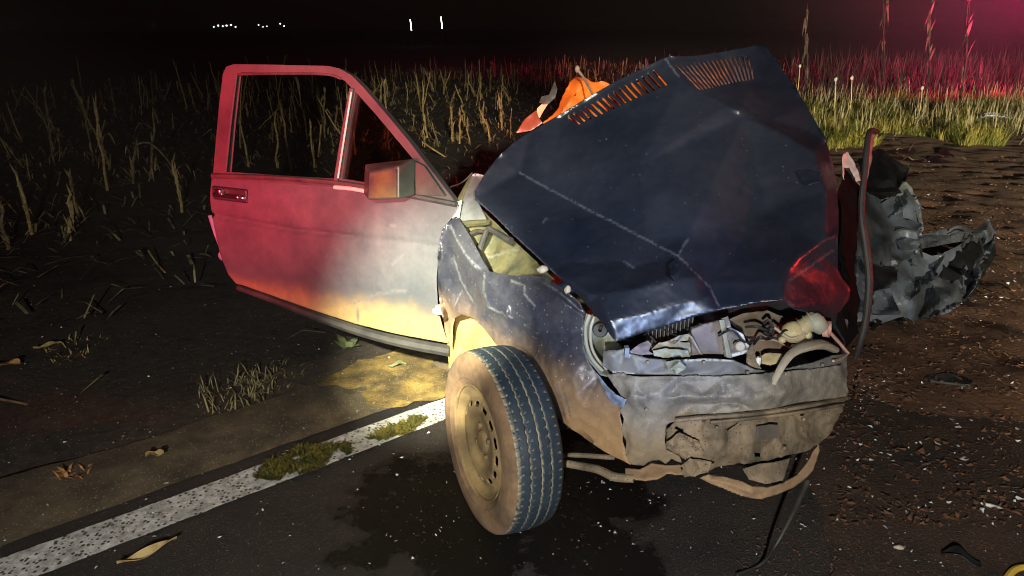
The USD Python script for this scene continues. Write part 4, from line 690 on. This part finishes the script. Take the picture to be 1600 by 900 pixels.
put_sheet('black_liner', wreck, dark_debris, wobble([(1308, 512), (1350, 496), (1380, 502), (1408, 488), (1430, 500), (1470, 486), (1520, 440), (1552, 372), (1556, 392), (1540, 430), (1510, 474), (1470, 514), (1434, 532), (1354, 536), (1312, 528)], 3, 22), [(1308, 512, 3.5), (1380, 502, 3.58), (1430, 500, 3.66), (1520, 440, 4.05), (1552, 372, 4.75), (1510, 474, 3.95), (1470, 514, 3.66), (1434, 532, 3.54), (1354, 536, 3.5)], step=4, sharp=18, facets=(30, .07), smooth=0, dent=.015, dscale=9, seed=42, t=.004, label='black torn wheel arch liner')
put_sheet('bent_rail', wreck, bar_metal, wobble([(1400, 300), (1412, 284), (1424, 292), (1436, 318), (1442, 356), (1436, 392), (1428, 372), (1418, 340), (1402, 330)], 2.5, 23), [(1400, 300, 4.2), (1412, 284, 4.3), (1442, 356, 4.05), (1436, 392, 3.95), (1402, 330, 4.15)], step=3, sharp=18, facets=(12, .06), smooth=0, dent=.02, dscale=12, seed=43)
put_sheet('dark_flap', wreck, dark_debris, wobble([(1352, 420), (1372, 412), (1404, 420), (1398, 442), (1376, 452), (1358, 444)], 2.5, 24), [(1352, 420, 3.62), (1404, 420, 3.62), (1376, 452, 3.52)], step=3.5, dent=.03, dscale=14, seed=44)
put_sheet('dark_flap', wreck, dark_debris, wobble([(1470, 412), (1500, 392), (1524, 374), (1536, 384), (1520, 420), (1490, 440), (1474, 432)], 2.5, 25), [(1470, 412, 3.95), (1536, 384, 4.35), (1490, 440, 3.85)], step=3.5, dent=.03, dscale=14, seed=45)
put_sheet('torn_bodywork_flap', wreck, debris_mat, wobble([(1312, 400), (1340, 380), (1358, 420), (1360, 470), (1330, 500), (1312, 470)], 3, 26), [(1312, 400, 3.55), (1340, 380, 3.6), (1360, 470, 3.4), (1330, 500, 3.35)], step=4, sharp=18, facets=(14, .06), smooth=0, dent=.015, dscale=10, seed=46)
put_sheet('crumpled_panel', wreck, debris_mat, wobble([(1316, 318), (1345, 296), (1376, 312), (1404, 306), (1412, 342), (1440, 352), (1436, 398), (1390, 420), (1340, 402), (1314, 384)], 3, 28), [(1316, 318, 3.55), (1345, 296, 3.9), (1404, 306, 4.15), (1440, 352, 4.0), (1436, 398, 3.85), (1390, 420, 3.68), (1340, 402, 3.5), (1314, 384, 3.35)], step=4, sharp=18, facets=(16, .10), smooth=0, dent=.02, seed=54)
put_sheet('black_liner', wreck, dark_debris, wobble([(1340, 250), (1372, 232), (1396, 250), (1420, 262), (1412, 300), (1376, 318), (1344, 300)], 3, 29), [(1340, 250, 4.3), (1372, 232, 4.7), (1420, 262, 4.6), (1412, 300, 4.2), (1344, 300, 3.95)], step=4, sharp=18, facets=(10, .10), smooth=0, dent=.02, seed=55)
put_sheet('bent_rail', wreck, debris_mat, wobble([(1400, 376), (1440, 366), (1500, 352), (1524, 360), (1500, 378), (1444, 388), (1408, 392)], 2, 30), [(1400, 376, 3.8), (1440, 366, 3.95), (1524, 360, 4.4), (1444, 388, 3.85)], step=3, sharp=18, facets=(8, .06), smooth=0, seed=56)
for k in (0, 2, 5):
    x, y = 1325 + 32 * k, 380 + 14 * math.sin(k * 2.1); obj('torn_wire', tube([U(x, y, 3.7 + .08 * k), U(x + 22, y - 7 + 8 * math.cos(k), 3.72 + .08 * k), U(x + 44, y + 6 * math.sin(3 * k), 3.75 + .08 * k), U(x + 52, y + 34, 3.6 + .08 * k)], .006, 6), rubber, wreck)
# flat black sheet painting the wreck's cast shadow together with dark debris
w2 = thing('shadow_panel', 'black sheet for the wreck shadow and dark debris on the dirt below the grass verge', 'wreckage', tuple(G(1420, 262)))
put_sheet('shadow_sheet', w2, dark_debris, wobble([(1372, 212), (1392, 216), (1420, 226), (1444, 252), (1480, 226), (1510, 218), (1496, 246), (1460, 272), (1400, 284), (1370, 262)], 3, 27), [(x_, y_, float(G(x_, y_)[1]) * .975) for x_, y_ in ((1372, 212), (1420, 226), (1444, 252), (1510, 218), (1460, 272), (1400, 284), (1370, 262))], step=4, sharp=18, facets=(18, .12), smooth=0, dent=.02, dscale=4, seed=47, t=.006)
def plane_scrap(px, py, L, W, ang, lift=.02, seed=0, t=.004, bend=.03):
    r = np.random.default_rng(seed); c = G(px, py)[:2]; a = math.radians(ang); ca, sa = math.cos(a), math.sin(a)
    n = 14; s = np.linspace(-.5, .5, n); V = []; ph = r.uniform(0, 6.28, 4)
    for q in s:
        hwid = W / 2 * (1 - .8 * abs(2 * q) ** 2.2) * (1 + .22 * math.sin(9 * q + ph[0])); side_ = .25 * W * math.sin(5 * q + ph[1])
        for e in (-1, 0, 1): V.append([c[0] + L * q * ca - (e * hwid + side_) * sa, c[1] + L * q * sa + (e * hwid + side_) * ca, lift + bend * (.35 + .5 * abs(e) + .35 * math.sin(7 * q + ph[2 + (e > 0)]))])
    V = np.array(V); i = np.arange(n * 3).reshape(n, 3); a_, b_, c_, d_ = i[:-1, :-1].ravel(), i[1:, :-1].ravel(), i[1:, 1:].ravel(), i[:-1, 1:].ravel()
    f = np.vstack([np.c_[a_, b_, c_], np.c_[a_, c_, d_]]); v, f = shell(V, f, t); return trimesh.Trimesh(v, f, process=False)
obj('plastic_sheet', plane_scrap(1590, 196, 1.5, .5, 8, .08, 3, .008, .10), white_pl, label='whitish sheet lying at the edge of the grass verge', cat='sheet')
obj('tyre_scrap', plane_scrap(1480, 606, .18, .10, 10, .03, 4, .02, .02), rubber, label='flat black rubber scrap lying on the brown dirt', cat='scrap')
for px, py, L, W, an, lab, mat, nm, ca in [(1505, 720, .045, .03, 20, 'rounded tan stone on the dirty asphalt at right', stone, 'stone', 'stone'), (1404, 860, .05, .022, 40, 'small brown stone on the asphalt near the bottom right', stone, 'stone', 'stone')]:
    obj(nm, sph(G(px, py) + [0, 0, .006], .014, 2, (L / .04, W / .03, .95), .45, px), mat, label=lab, cat=ca)
obj('wood_splinter', tube([G(1533, 786, .012), G(1548, 790, .016), G(1566, 794, .010)], [.004, .007, .003], 6), white_pl, label='pale splinter lying on the asphalt at far right', cat='splinter')
obj('yellow_cord', tube([G(1572, 905, .012), G(1582, 893, .014), G(1596, 887, .012), G(1625, 886, .010)], .010, 8), yellow_rope, label='yellow cord end at the bottom right corner', cat='cord')
obj('torn_foil', plane_scrap(1500, 880, .10, .04, -30, .012, 6, .002, .02), dark_debris, label='dark crumpled foil on the asphalt near the bottom right', cat='scrap')
# leaves and small plants on the soil at left
def leaf(px, py, L, W, ang, mat, label, seed, lift=.012, cat='leaf', name='fallen_leaf'):
    return obj(name, plane_scrap(px, py, L, W, ang, lift, seed, .0015, .02), mat, label=label, cat=cat)
leaf(233, 872, .17, .03, 40, leaf_dry, 'long pale leaf on the asphalt just below the white line', 7, .012)
leaf(10, 582, .12, .05, 20, rust_leaf, 'orange leaf on the soil at the left border', 8, .03)
leaf(245, 725, .06, .035, 20, leaf_dry, 'small tan leaf lying on the soil above the white line', 9, .03)
leaf(77, 552, .12, .02, 35, leaf_dry, 'bright thin leaf on the dark soil near the left border', 10, .03)
leaf(622, 582, .08, .03, 10, green, 'small grey-green leaf under the door near the tyre', 12, .03)
def cross(ms): return cat_(ms)
def blade(base, tip, w, mid=.5, droop=0.0):
    base, tip = np.array(base, float), np.array(tip, float); d = tip - base; s = np.cross(d, [0, 0, 1.0]); n = np.linalg.norm(s); s = s / n if n > 1e-9 else np.array([1.0, 0, 0])
    m = base + d * mid + np.array([0, 0, droop])
    return np.array([base - s * w * .5, base + s * w * .5, m + s * w * .5, m - s * w * .5, tip]), np.array([[0, 1, 2], [0, 2, 3], [3, 2, 4]])
def blades(items):
    V, F, n = [], [], 0
    for it in items:
        v, f = blade(*it); V.append(v); F.append(f + n); n += len(v)
    return trimesh.Trimesh(np.vstack(V), np.vstack(F), process=False)
def tuft(px, py, R, h, n, seed, w=.005, z=None):
    r = np.random.default_rng(seed); c = G(px, py); c = c + [0, 0, 0.01]; it = []
    for _ in range(n):
        a, q = r.uniform(0, 6.28), R * math.sqrt(r.random()); b = c + [q * math.cos(a), q * math.sin(a), -.01]; a2 = r.uniform(0, 6.28); l = h * r.uniform(.4, 1.2)
        it.append((b, b + [l * .8 * math.cos(a2), l * .8 * math.sin(a2), l * r.uniform(.2, .9)], w * r.uniform(.6, 1.4), .5, l * .2))
    return blades(it)
obj('weed_tuft', cat_([tuft(365, 622, .16, .08, 150, 1), tuft(420, 595, .14, .08, 110, 2)]), M('tuft_green', (.13, .13, .05), (.28, .24, .11), 14, .8), label='low ragged weed tuft on the soil left of the white line', cat='weed', smooth=False)
obj('weed_tuft', tuft(118, 748, .05, .06, 34, 3, .010), rust_leaf, label='small orange-leaved tuft on the soil at lower left', cat='weed', smooth=False)
obj('weed_tuft', tuft(115, 550, .14, .07, 60, 4), straw, label='thin straw tuft on dark soil near the left border', cat='weed', smooth=False)
obj('broad_leaf_plant', cat_([blades([(G(545, 552) + [0, 0, .02], G(545 + dx, 552 + dy) + [0, 0, .05], .035, .6, .01) for dx, dy in ((-22, -4), (-18, -16), (16, -12), (20, 2), (-6, 8), (4, -6))])]), green, label='green broad leaf plant on the ground under the door', cat='plant', smooth=False)
def mossy(pts, n, seed, label):
    r = np.random.default_rng(seed); poly = sg.Polygon([G(*p)[:2] for p in pts]); x0, y0, x1, y1 = poly.bounds; it = []
    while len(it) < n:
        x, y = r.uniform(x0, x1), r.uniform(y0, y1)
        if poly.contains(sg.Point(x, y)) and meshkit.fbm(np.array([x * 14, y * 14, 0]) + 20, 3, seed) > .44:
            a = r.uniform(0, 6.28); l = r.uniform(.008, .028); it.append(((x, y, .009), (x + l * math.cos(a), y + l * math.sin(a), .009 + l * r.uniform(.3, 1.0)), r.uniform(.004, .009), .5, .004))
    obj('moss_patch', blades(it), moss, label=label, cat='moss', smooth=False)
mossy([(398, 752), (420, 728), (470, 705), (545, 700), (548, 712), (500, 735), (440, 755)], 3200, 31, 'larger dark moss patch covering the middle of the white line')
mossy([(575, 690), (610, 672), (640, 655), (668, 657), (640, 680), (600, 692)], 900, 32, 'smaller moss patch on the white line close to the tyre')

# ================================================================== THE FIELD: maize stubble
def ring(p, r, k=6): return p
def stalk(h, lean, seed, leaves=3, broken=False, r0=.011):
    r = np.random.default_rng(seed); a = r.uniform(0, 6.28); dx, dy = lean * math.cos(a), lean * math.sin(a)
    pts = [np.array([dx * t ** 1.3 * h + .007 * r.normal(), dy * t ** 1.3 * h + .007 * r.normal(), h * t]) for t in np.linspace(0, 1, 6)]; pts[0] = np.array([0, 0, -.03])
    if broken: pts += [pts[-1] + [.12, .03, .02], pts[-1] + [.25, .06, -.14], pts[-1] + [.32, .1, -.34]]
    st = tube(pts, [r0 * 1.1, r0 * .9, r0 * .95, r0 * .75, r0 * .8, r0 * .5], 7, n=20, flat=.8)
    nd = [sph(pts[k], r0 * 1.2, 1, (1, 1, .5)) for k in (1, 2, 3, 4)]
    top = pts[5]; sp = [blade(top - [0, 0, .02], top + [r.normal(0, .02), r.normal(0, .02), r.uniform(.02, .09)], r0 * 1.2, .5) for _ in range(3)]
    it = []
    for k in range(leaves * 2 + 2):
        z = r.uniform(.05, .95) * h; a = r.uniform(0, 6.28); l = r.uniform(.08, .36) * min(1, h + .3); f = z / h; b = np.array([dx * f ** 1.3 * h, dy * f ** 1.3 * h, z])
        if r.random() < .45:                                   # a torn sheath clinging to the stem
            it.append((b, b + [r.normal(0, .02), r.normal(0, .02), r.choice([-1, 1]) * l * .8], r.uniform(.016, .03), .4, 0.0))
        else:
            m_ = b + [l * .45 * math.cos(a), l * .45 * math.sin(a), l * r.uniform(-.1, .3)]; it.append((b, m_, r.uniform(.010, .024), .6, .01)); it.append((m_, m_ + [l * .3 * math.cos(a + .4), l * .3 * math.sin(a + .4), -min(z * .95, l * r.uniform(.3, .9))], r.uniform(.010, .022), .4, .02))
    for _ in range(leaves * 2):                                # litter caught round the foot
        a = r.uniform(0, 6.28); l = r.uniform(.06, .22); b = np.array([r.normal(0, .03), r.normal(0, .03), r.uniform(0, .08)]); it.append((b, b + [l * math.cos(a), l * math.sin(a), r.uniform(-.05, .12)], r.uniform(.008, .02), .5, .03))
    L = blades(it); n = len(L.vertices); V = [L.vertices]; F = [L.faces]
    for v_, f_ in sp: V.append(v_); F.append(f_ + n); n += len(v_)
    return cat_([st] + nd), trimesh.Trimesh(np.vstack(V), np.vstack(F), process=False)
def make_stalk(h, lean, seed, mat=straw, leaves=3, broken=False, label=None, group=None, loc=(0, 0, 0), r0=.011):
    t = thing('maize_stalk', label, 'maize stalk', loc, group); s, l = stalk(h, lean, seed, leaves, broken, r0)
    o = np.array(loc); s.apply_translation(o); obj('stem', s, mat, t)
    if l is not None: l.apply_translation(o); obj('dry_leaves', l, leaf_dry, t, smooth=False)
    return t
def ground_at(px, py): p = G(px, py, .02); p[2] = float(soil_z(p[None])[0]); return p
# the ones the photograph shows singly
for px, py, topy, lean, mat, lv, br, lab in [
    (168, 298, 160, .10, straw, 2, False, 'tall bare tan maize stalk standing alone at left'),
    (170, 268, 218, .15, straw_dark, 2, False, 'short brown stalk just right of the tall lone stalk'),
    (284, 330, 250, .05, straw, 1, False, 'short yellow stalk standing close left of the door'),
    (208, 288, 226, .30, straw_dark, 3, True, 'bent maize stalk arched over left of the door'),
    (50, 365, 268, .08, straw, 4, False, 'thick stalk with hanging leaves near the left border'),
    (12, 390, 318, .10, straw_dark, 4, False, 'leafy broken stalk at the very left border'),
    (110, 375, 300, .28, straw, 5, False, 'leaning yellow stalk with splayed dry leaves at left'),
    (122, 340, 270, .2, straw_dark, 4, False, 'dark leafy stalk behind the splayed yellow stalk'),
    (434, 262, 178, .16, straw, 3, False, 'leaning stalk seen through the left of the door window'),
    (456, 266, 176, .10, straw, 5, False, 'leafy stalk seen in the middle of the door window'),
    (491, 262, 196, .04, straw, 2, False, 'thin stalk seen right of the middle of the door window'),
    (668, 215, 172, .14, straw, 2, False, 'bright leaning stalk just right of the door frame'),
    (708, 224, 170, .03, straw, 5, False, 'pair-like thick bright stalk between door and hood'),
    (718, 224, 176, .08, straw, 5, False, 'bright stalk touching the thick one between door and hood'),
    (783, 190, 150, .03, straw, 4, False, 'bright leafy stalk nearest to the orange panel'),
    (662, 190, 130, .02, straw, 3, False, 'upright stalk with nodding top above the door frame slope')]:
    b = ground_at(px, py); d = ray(px, topy); h = max(.15, EYE[2] + d[2] * b[1] / d[1] - b[2])
    make_stalk(h, lean, px, mat, lv, br, lab, None, tuple(b), .012 + .0012 * b[1] * .4)
obj('straw_stick', tube([G(660, 222, .25), G(675, 232, .15), G(697, 246, .03)], .010, 6), straw, label='pale broken stick leaning on the soil right of the door frame', cat='stick')
obj('straw_stick', tube([G(232, 392, .09), G(244, 410, .05), G(258, 426, .03)], .006, 6), straw, label='thin pale stick on the soil left of the door', cat='stick')
# the rest of the rows: individual copies of a few kinds, nearest first; the farther mass as one
GRP = 'maize stubble stalks standing in the dark field'
LAB = 'dry maize stubble stalk in the rows of the dark field'
kinds = [make_stalk(h, ln, 900 + k, [straw, straw_dark][k % 2], lv, False, LAB, GRP, tuple(ground_at(*q)), .013) for k, (h, ln, lv, q) in enumerate([(.55, .08, 4, (600, 215)), (.75, .12, 3, (640, 200)), (.40, .2, 5, (745, 205)), (.62, .03, 3, (690, 190)), (.85, .05, 2, (575, 200)), (.32, .1, 5, (800, 188))])]
r2 = np.random.default_rng(77)
cand = []
for row in range(17):
    for s in np.arange(-26, 26, .42):
        o = -(6.0 + row * .85) + r2.normal(0, .08); p = lw(s + r2.uniform(-.17, .17) + 6, o)
        if r2.random() < .15 + .75 * sm(meshkit.fbm(np.array([p[0] * .55, p[1] * .55, 0]) + 15, 3, 2), .36, .6) and p[1] > 5.0: cand.append(p)
cand = np.array(cand)
def pix(p):
    q = p - EYE; d = q @ FW; return 800 + FPX * q[:, 0] / d, 450 - FPX * (q @ UPV) / d, d
px_, py_, d_ = pix(cand)
vis = (d_ > 3) & (px_ > -60) & (px_ < 1250) & (py_ > 40) & ~((px_ > 330) & (px_ < 700) & (py_ > 290)) & ~((px_ > 800) & (py_ > 150))
# keep the bare strip of soil next to the road clear
vis &= side(cand) < -5.6
cand = cand[vis]; order = np.argsort(np.linalg.norm(cand - EYE, axis=1)); cand = cand[order]
cand[:, 2] = soil_z(cand)
def rotz(a, s, p, tilt=0.0):
    b, t = r2.uniform(0, 6.28), abs(r2.normal(0, tilt)) if tilt else 0.0
    m = trimesh.transformations.rotation_matrix(t, [math.cos(b), math.sin(b), 0]) @ trimesh.transformations.rotation_matrix(a, [0, 0, 1]); m[:3, :3] *= s; m[:3, 3] = p
    return Gf.Matrix4d(*map(float, m.T.ravel()))
for p in cand[:220]:
    copy_of(kinds[int(r2.integers(6))], rotz(r2.uniform(0, 6.28), r2.uniform(.45, 1.1), p, .32), LAB, None, GRP)
    stage.GetPrimAtPath(f"/World/maize_stalk_{used[('/World', 'maize_stalk')] - 1:03d}").SetCustomDataByKey('category', 'maize stalk')
far = cand[220:480]
it, tb = [], []
for p in far:
    h = r2.uniform(.2, .65); a = r2.uniform(0, 6.28); q = p + [.08 * math.cos(a), .08 * math.sin(a), h]; it.append((p - [0, 0, .03], q, .035, .7, 0.0)); it.append((p - [0, .01, .03], q + [.01, 0, -.02], .03, .7, 0.0))
    for _ in range(2):
        z = r2.uniform(.15, .7) * h; a = r2.uniform(0, 6.28); l = r2.uniform(.1, .3); b = p + [0, 0, z]; it.append((b, b + [l * math.cos(a), l * math.sin(a), -l * .5], .03, .5, .04))
obj('far_stubble', blades(it), straw_dark, smooth=False, label='far rows of maize stubble fading into the dark', cat='stubble', kind='stuff')
# litter: flattened leaves and broken straw on the field
it = []
for _ in range(34000):
    o = -(1.0 + 22 * r2.random() ** 1.3); p = lw(r2.uniform(-14, 26), o)
    if p[1] < 1.5: continue
    dens = (sm(-o, 1.0, 5.0) * .85 + .12) * (.35 + 1.1 * meshkit.fbm(np.array([p[0], p[1], 0]) + 33, 3, 6))
    if r2.random() > dens: continue
    p[2] = 0.0; a = r2.uniform(0, 6.28); l = r2.uniform(.05, .32); z = float(r2.uniform(.0, .07))
    it.append((p + [0, 0, z], p + [l * math.cos(a), l * math.sin(a), z + r2.normal(0, .05)], r2.uniform(.006, .024), .5, r2.uniform(0, .05)))
zz = soil_z(np.array([q[0] for q in it])); it = [(b + [0, 0, z], t + [0, 0, z], w_, m_, d_) for (b, t, w_, m_, d_), z in zip(it, zz)]
obj('leaf_litter', blades(it), litter, smooth=False, label='dry leaf litter and broken straw covering the field soil', cat='litter', kind='stuff')
# crumbs of broken glass and grit on road and soil
it = []
def crumbs(n, f, smin, smax):
    V, F, k = [], [], 0
    for _ in range(n):
        p = f(); s = r2.uniform(smin, smax); q = r2.normal(0, 1, (4, 3)) * s * .5; q[:, 2] = np.abs(q[:, 2]) * .7; V.append(np.array(p) + q); F.append(np.array([[0, 1, 2], [0, 2, 3], [0, 3, 1], [1, 3, 2]]) + k); k += 4
    return trimesh.Trimesh(np.vstack(V), np.vstack(F), process=False)
def anywhere():
    p = G(r2.uniform(0, 1600), 900 - 500 * r2.random() ** .8); return [p[0], p[1], .012 + max(0, float(soil_z(p[None])[0]))]
def pile():
    p = G(1335 + abs(r2.normal(0, 60)), 560 + abs(r2.normal(0, 35))); return [p[0], p[1], .012 + .02 * r2.random()]
def slope():
    if r2.random() < .7: p = G(r2.uniform(1330, 1600), r2.uniform(250, 640)); return [p[0], p[1], .03 + .03 * r2.random()]
    p = G(r2.uniform(1300, 1620), 600 + 230 * r2.random() ** 1.6); return [p[0], p[1], .012 + .008 * r2.random()]
def foredirt():
    p = G(r2.uniform(1150, 1620), r2.uniform(570, 905)); return [p[0], p[1], .008]
obj('glass_crumbs', cat_([crumbs(1000, anywhere, .003, .009), crumbs(420, pile, .003, .011), crumbs(330, slope, .005, .016)]), shard, smooth=False, label='glass crumbs scattered over road and soil', cat='glass', kind='stuff')
obj('grit', cat_([crumbs(5200, anywhere, .0015, .006), crumbs(5200, slope, .004, .020), crumbs(3500, foredirt, .002, .007)]), red_soil, smooth=False, label='grit and soil clods scattered over the road', cat='grit', kind='stuff')

# ================================================================== VERGE ON THE RIGHT
it = []
r3 = np.random.default_rng(5)
for _ in range(60000):
    px, py = r3.uniform(1200, 1760), 150 + 92 * r3.random() ** .85
    p = G(px, py); cl = meshkit.fbm(np.array([p[0] * 1.3, p[1] * 1.3, 0]) + 30, 3, 9)
    edge = 222 - (px - 1270) * .07
    if py > edge + 110 * (cl - .5) or cl < .34: continue
    h = r3.uniform(.08, .26) * (.15 + 2.0 * max(0, cl - .3)) * 1.05; a = r3.uniform(0, 6.28); q = h * r3.uniform(.2, 1.3)
    it.append((np.array([p[0], p[1], -.02]), np.array([p[0] + q * math.cos(a), p[1] + q * math.sin(a), h]), r3.uniform(.004, .013), .55, h * .18))
it2 = []
for _ in range(1500):
    px, py = r3.uniform(1240, 1760), 148 + 70 * r3.random(); p = G(px, py); h = r3.uniform(.15, .5); a = r3.uniform(0, 6.28); q = h * r3.uniform(.1, .6)
    it2.append((np.array([p[0], p[1], -.02]), np.array([p[0] + q * math.cos(a), p[1] + q * math.sin(a), h]), r3.uniform(.008, .016), .6, h * .1))
obj('verge_straw', blades(it2), straw_dark, smooth=False, label='dry brown stems mixed into the verge grass', cat='dry grass', kind='stuff')
obj('verge_grass', blades(it), grass, smooth=False, label='bright yellow-green grass strip on the road verge at right', cat='grass', kind='stuff')
it = []
for _ in range(16000):
    px = r3.uniform(820, 1800); Y = r3.uniform(16.5, 24); d = ray(px, 120.0); x = d[0] / d[1] * Y
    k = sm(px, 1180, 1400) * .75 + .03
    cl = meshkit.fbm(np.array([x * .9, Y * .9, 0]) + 60, 3, 4)
    if r3.random() > k * np.clip((cl - .34) * 4, .05, 1): continue
    h = r3.uniform(.2, 1.0) * (.4 + cl); a = r3.uniform(0, 6.28); q = h * r3.uniform(.05, .7)
    it.append((np.array([x, Y, -.02]), np.array([x + q * math.cos(a), Y + q * math.sin(a), h]), r3.uniform(.012, .03), .6, h * .05))
obj('tall_weeds', blades(it), weed, smooth=False, label='tall dry weeds behind the bright verge grass', cat='weeds', kind='stuff')
def stem_plant(px, py, topx, topy, Y, label, seed, heads=0):
    r = np.random.default_rng(seed); b = U(px, py, Y); b[2] = -.02; top = U(topx, topy, Y); t = thing('tall_reed', label, 'reed', tuple(b))
    m1 = b + (top - b) * .35 + np.array([.05, 0, 0]); m2 = b + (top - b) * .7 - np.array([.04, 0, 0])
    pts = smooth_path([b, m1, m2, top], 20); obj('stem', tube([b, m1, m2, top], [.022, .018, .014, .008], 7), weed, t)
    it = []
    for k in range(16):
        c = pts[int(r.integers(3, len(pts)))]; a = r.uniform(0, 6.28); l = r.uniform(.2, .5); it.append((c, c + [.25 * l * math.cos(a), .25 * l * math.sin(a), l * r.choice([-1, 1]) * .9], r.uniform(.03, .075), .5, .05))
    obj('leaves', blades(it), M('reed_leaf', (.06, .04, .03), (.13, .09, .06), 9, .8, transl=.3) if not stage.GetPrimAtPath(LOOKS + '/reed_leaf') else UsdShade.Material.Get(stage, LOOKS + '/reed_leaf'), t, smooth=False)
for a in [(1507, 118, 1520, -40, 16.6, 'tallest red-lit reed, nearest the right border', 1), (1452, 115, 1458, -2, 16.8, 'red-lit reed left of the tallest one', 2), (1262, 110, 1262, 6, 17.6, 'dim red reed standing behind the hood corner', 3), (1380, 112, 1388, 0, 18.0, 'faint reed between the dim reed and the red-lit pair', 4)]: stem_plant(*a)
for px, py, ty, Y, lab in [(1303, 170, 124, 13.0, 'white-tipped weed stem standing left in the verge'), (1328, 172, 122, 13.0, 'white flowered weed stem second from the hood'), (1438, 160, 138, 13.5, 'short pale weed stem in the middle of the verge'), (1247, 120, 103, 15, 'thin pale weed stem beside the hood edge')]:
    b = U(px, py, Y); b[2] = -.02; tp = U(px + 3, ty, Y); t = thing('flowering_weed', lab, 'weed', tuple(b)); obj('stalk', tube([b, (b + tp) / 2 + [.02, 0, 0], tp], [.010, .008, .006], 6), straw, t); obj('seed_head', sph(tp, .022, 2, (1.1, .8, 1.6), .5, px), pale, t)

# ================================================================== FAR LIGHTS
for k, (px, py, s) in enumerate([(240, 40, .5), (334, 42, .8), (341, 40, 1.0), (348, 41, .9), (354, 40, 1.0), (361, 39, 1.1), (368, 42, .9), (404, 39, .8), (411, 42, .6), (417, 41, .6), (438, 37, .9), (444, 41, .9)]):
    p = U(px, py, 420.0); t = thing('street_lamp', 'tiny white street lamp among the distant town lights', 'street lamp', (p[0], p[1], 0), 'distant town lights on the horizon')
    obj('lamp_head', sph(p, .42 * s, 2), lamp_white, t); obj('pole', tube([(p[0], p[1], 0), (p[0], p[1], p[2])], .08, 6, curve=False), rubber, t)
for px, y0, y1, lab in [(642, 30, 48, 'left of two upright white lights on the horizon'), (690, 26, 45, 'right of two upright white lights on the horizon')]:
    a, b = U(px - 1, y0, 70.0), U(px + 1, y1, 70.0); t = thing('light_post', lab, 'light', (b[0], b[1], 0)); obj('tube_lamp', tube([a, b], .055, 8, curve=False), lamp_white, t); obj('pole', tube([(b[0], b[1], 0), b], .04, 6, curve=False), rubber, t)

# ================================================================== AIR: thin night haze, and a denser volume added to carry the far beacon's glow
haze = trimesh.creation.box((1400, 1400, 13.0)); haze.apply_translation((0, 300, 5.2))
obj('haze', haze, usdkit.material(stage, LOOKS + '/night_haze', {'v': ('principled_volume', {'color': (.9, .9, .92), 'density': .0004, 'anisotropy': .2})}, [], volume='v.volume'), smooth=False, kind='stuff', label='thin night haze', cat='haze')
CC, CR = np.array([12.0, 18.5, 3.0]), np.array([8.5, 5.0, 4.4])
obj('glow_haze', sph(CC, 1.0, 4, tuple(CR)), usdkit.material(stage, LOOKS + '/beacon_glow_haze', {
    'g': ('geometry', {}), 'm': ('mapping', {'mapping_type': 'texture', 'location': tuple(CC), 'scale': tuple(CR)}), 'l': ('vector_math', {'math_type': 'length'}), 'r': ('map_range', {'range_type': 'smoothstep', 'from_min': 1.0, 'from_max': .1, 'to_min': 0.0, 'to_max': .012, 'clamp': True}),
    'v': ('principled_volume', {'color': (.8, .8, .85), 'anisotropy': 0.0})}, [('g.position', 'm.vector'), ('m.vector', 'l.vector1'), ('l.value', 'r.value'), ('r.result', 'v.density')], volume='v.volume'), smooth=True, kind='stuff', label='haze added to carry the red and magenta glow at upper right', cat='dust')
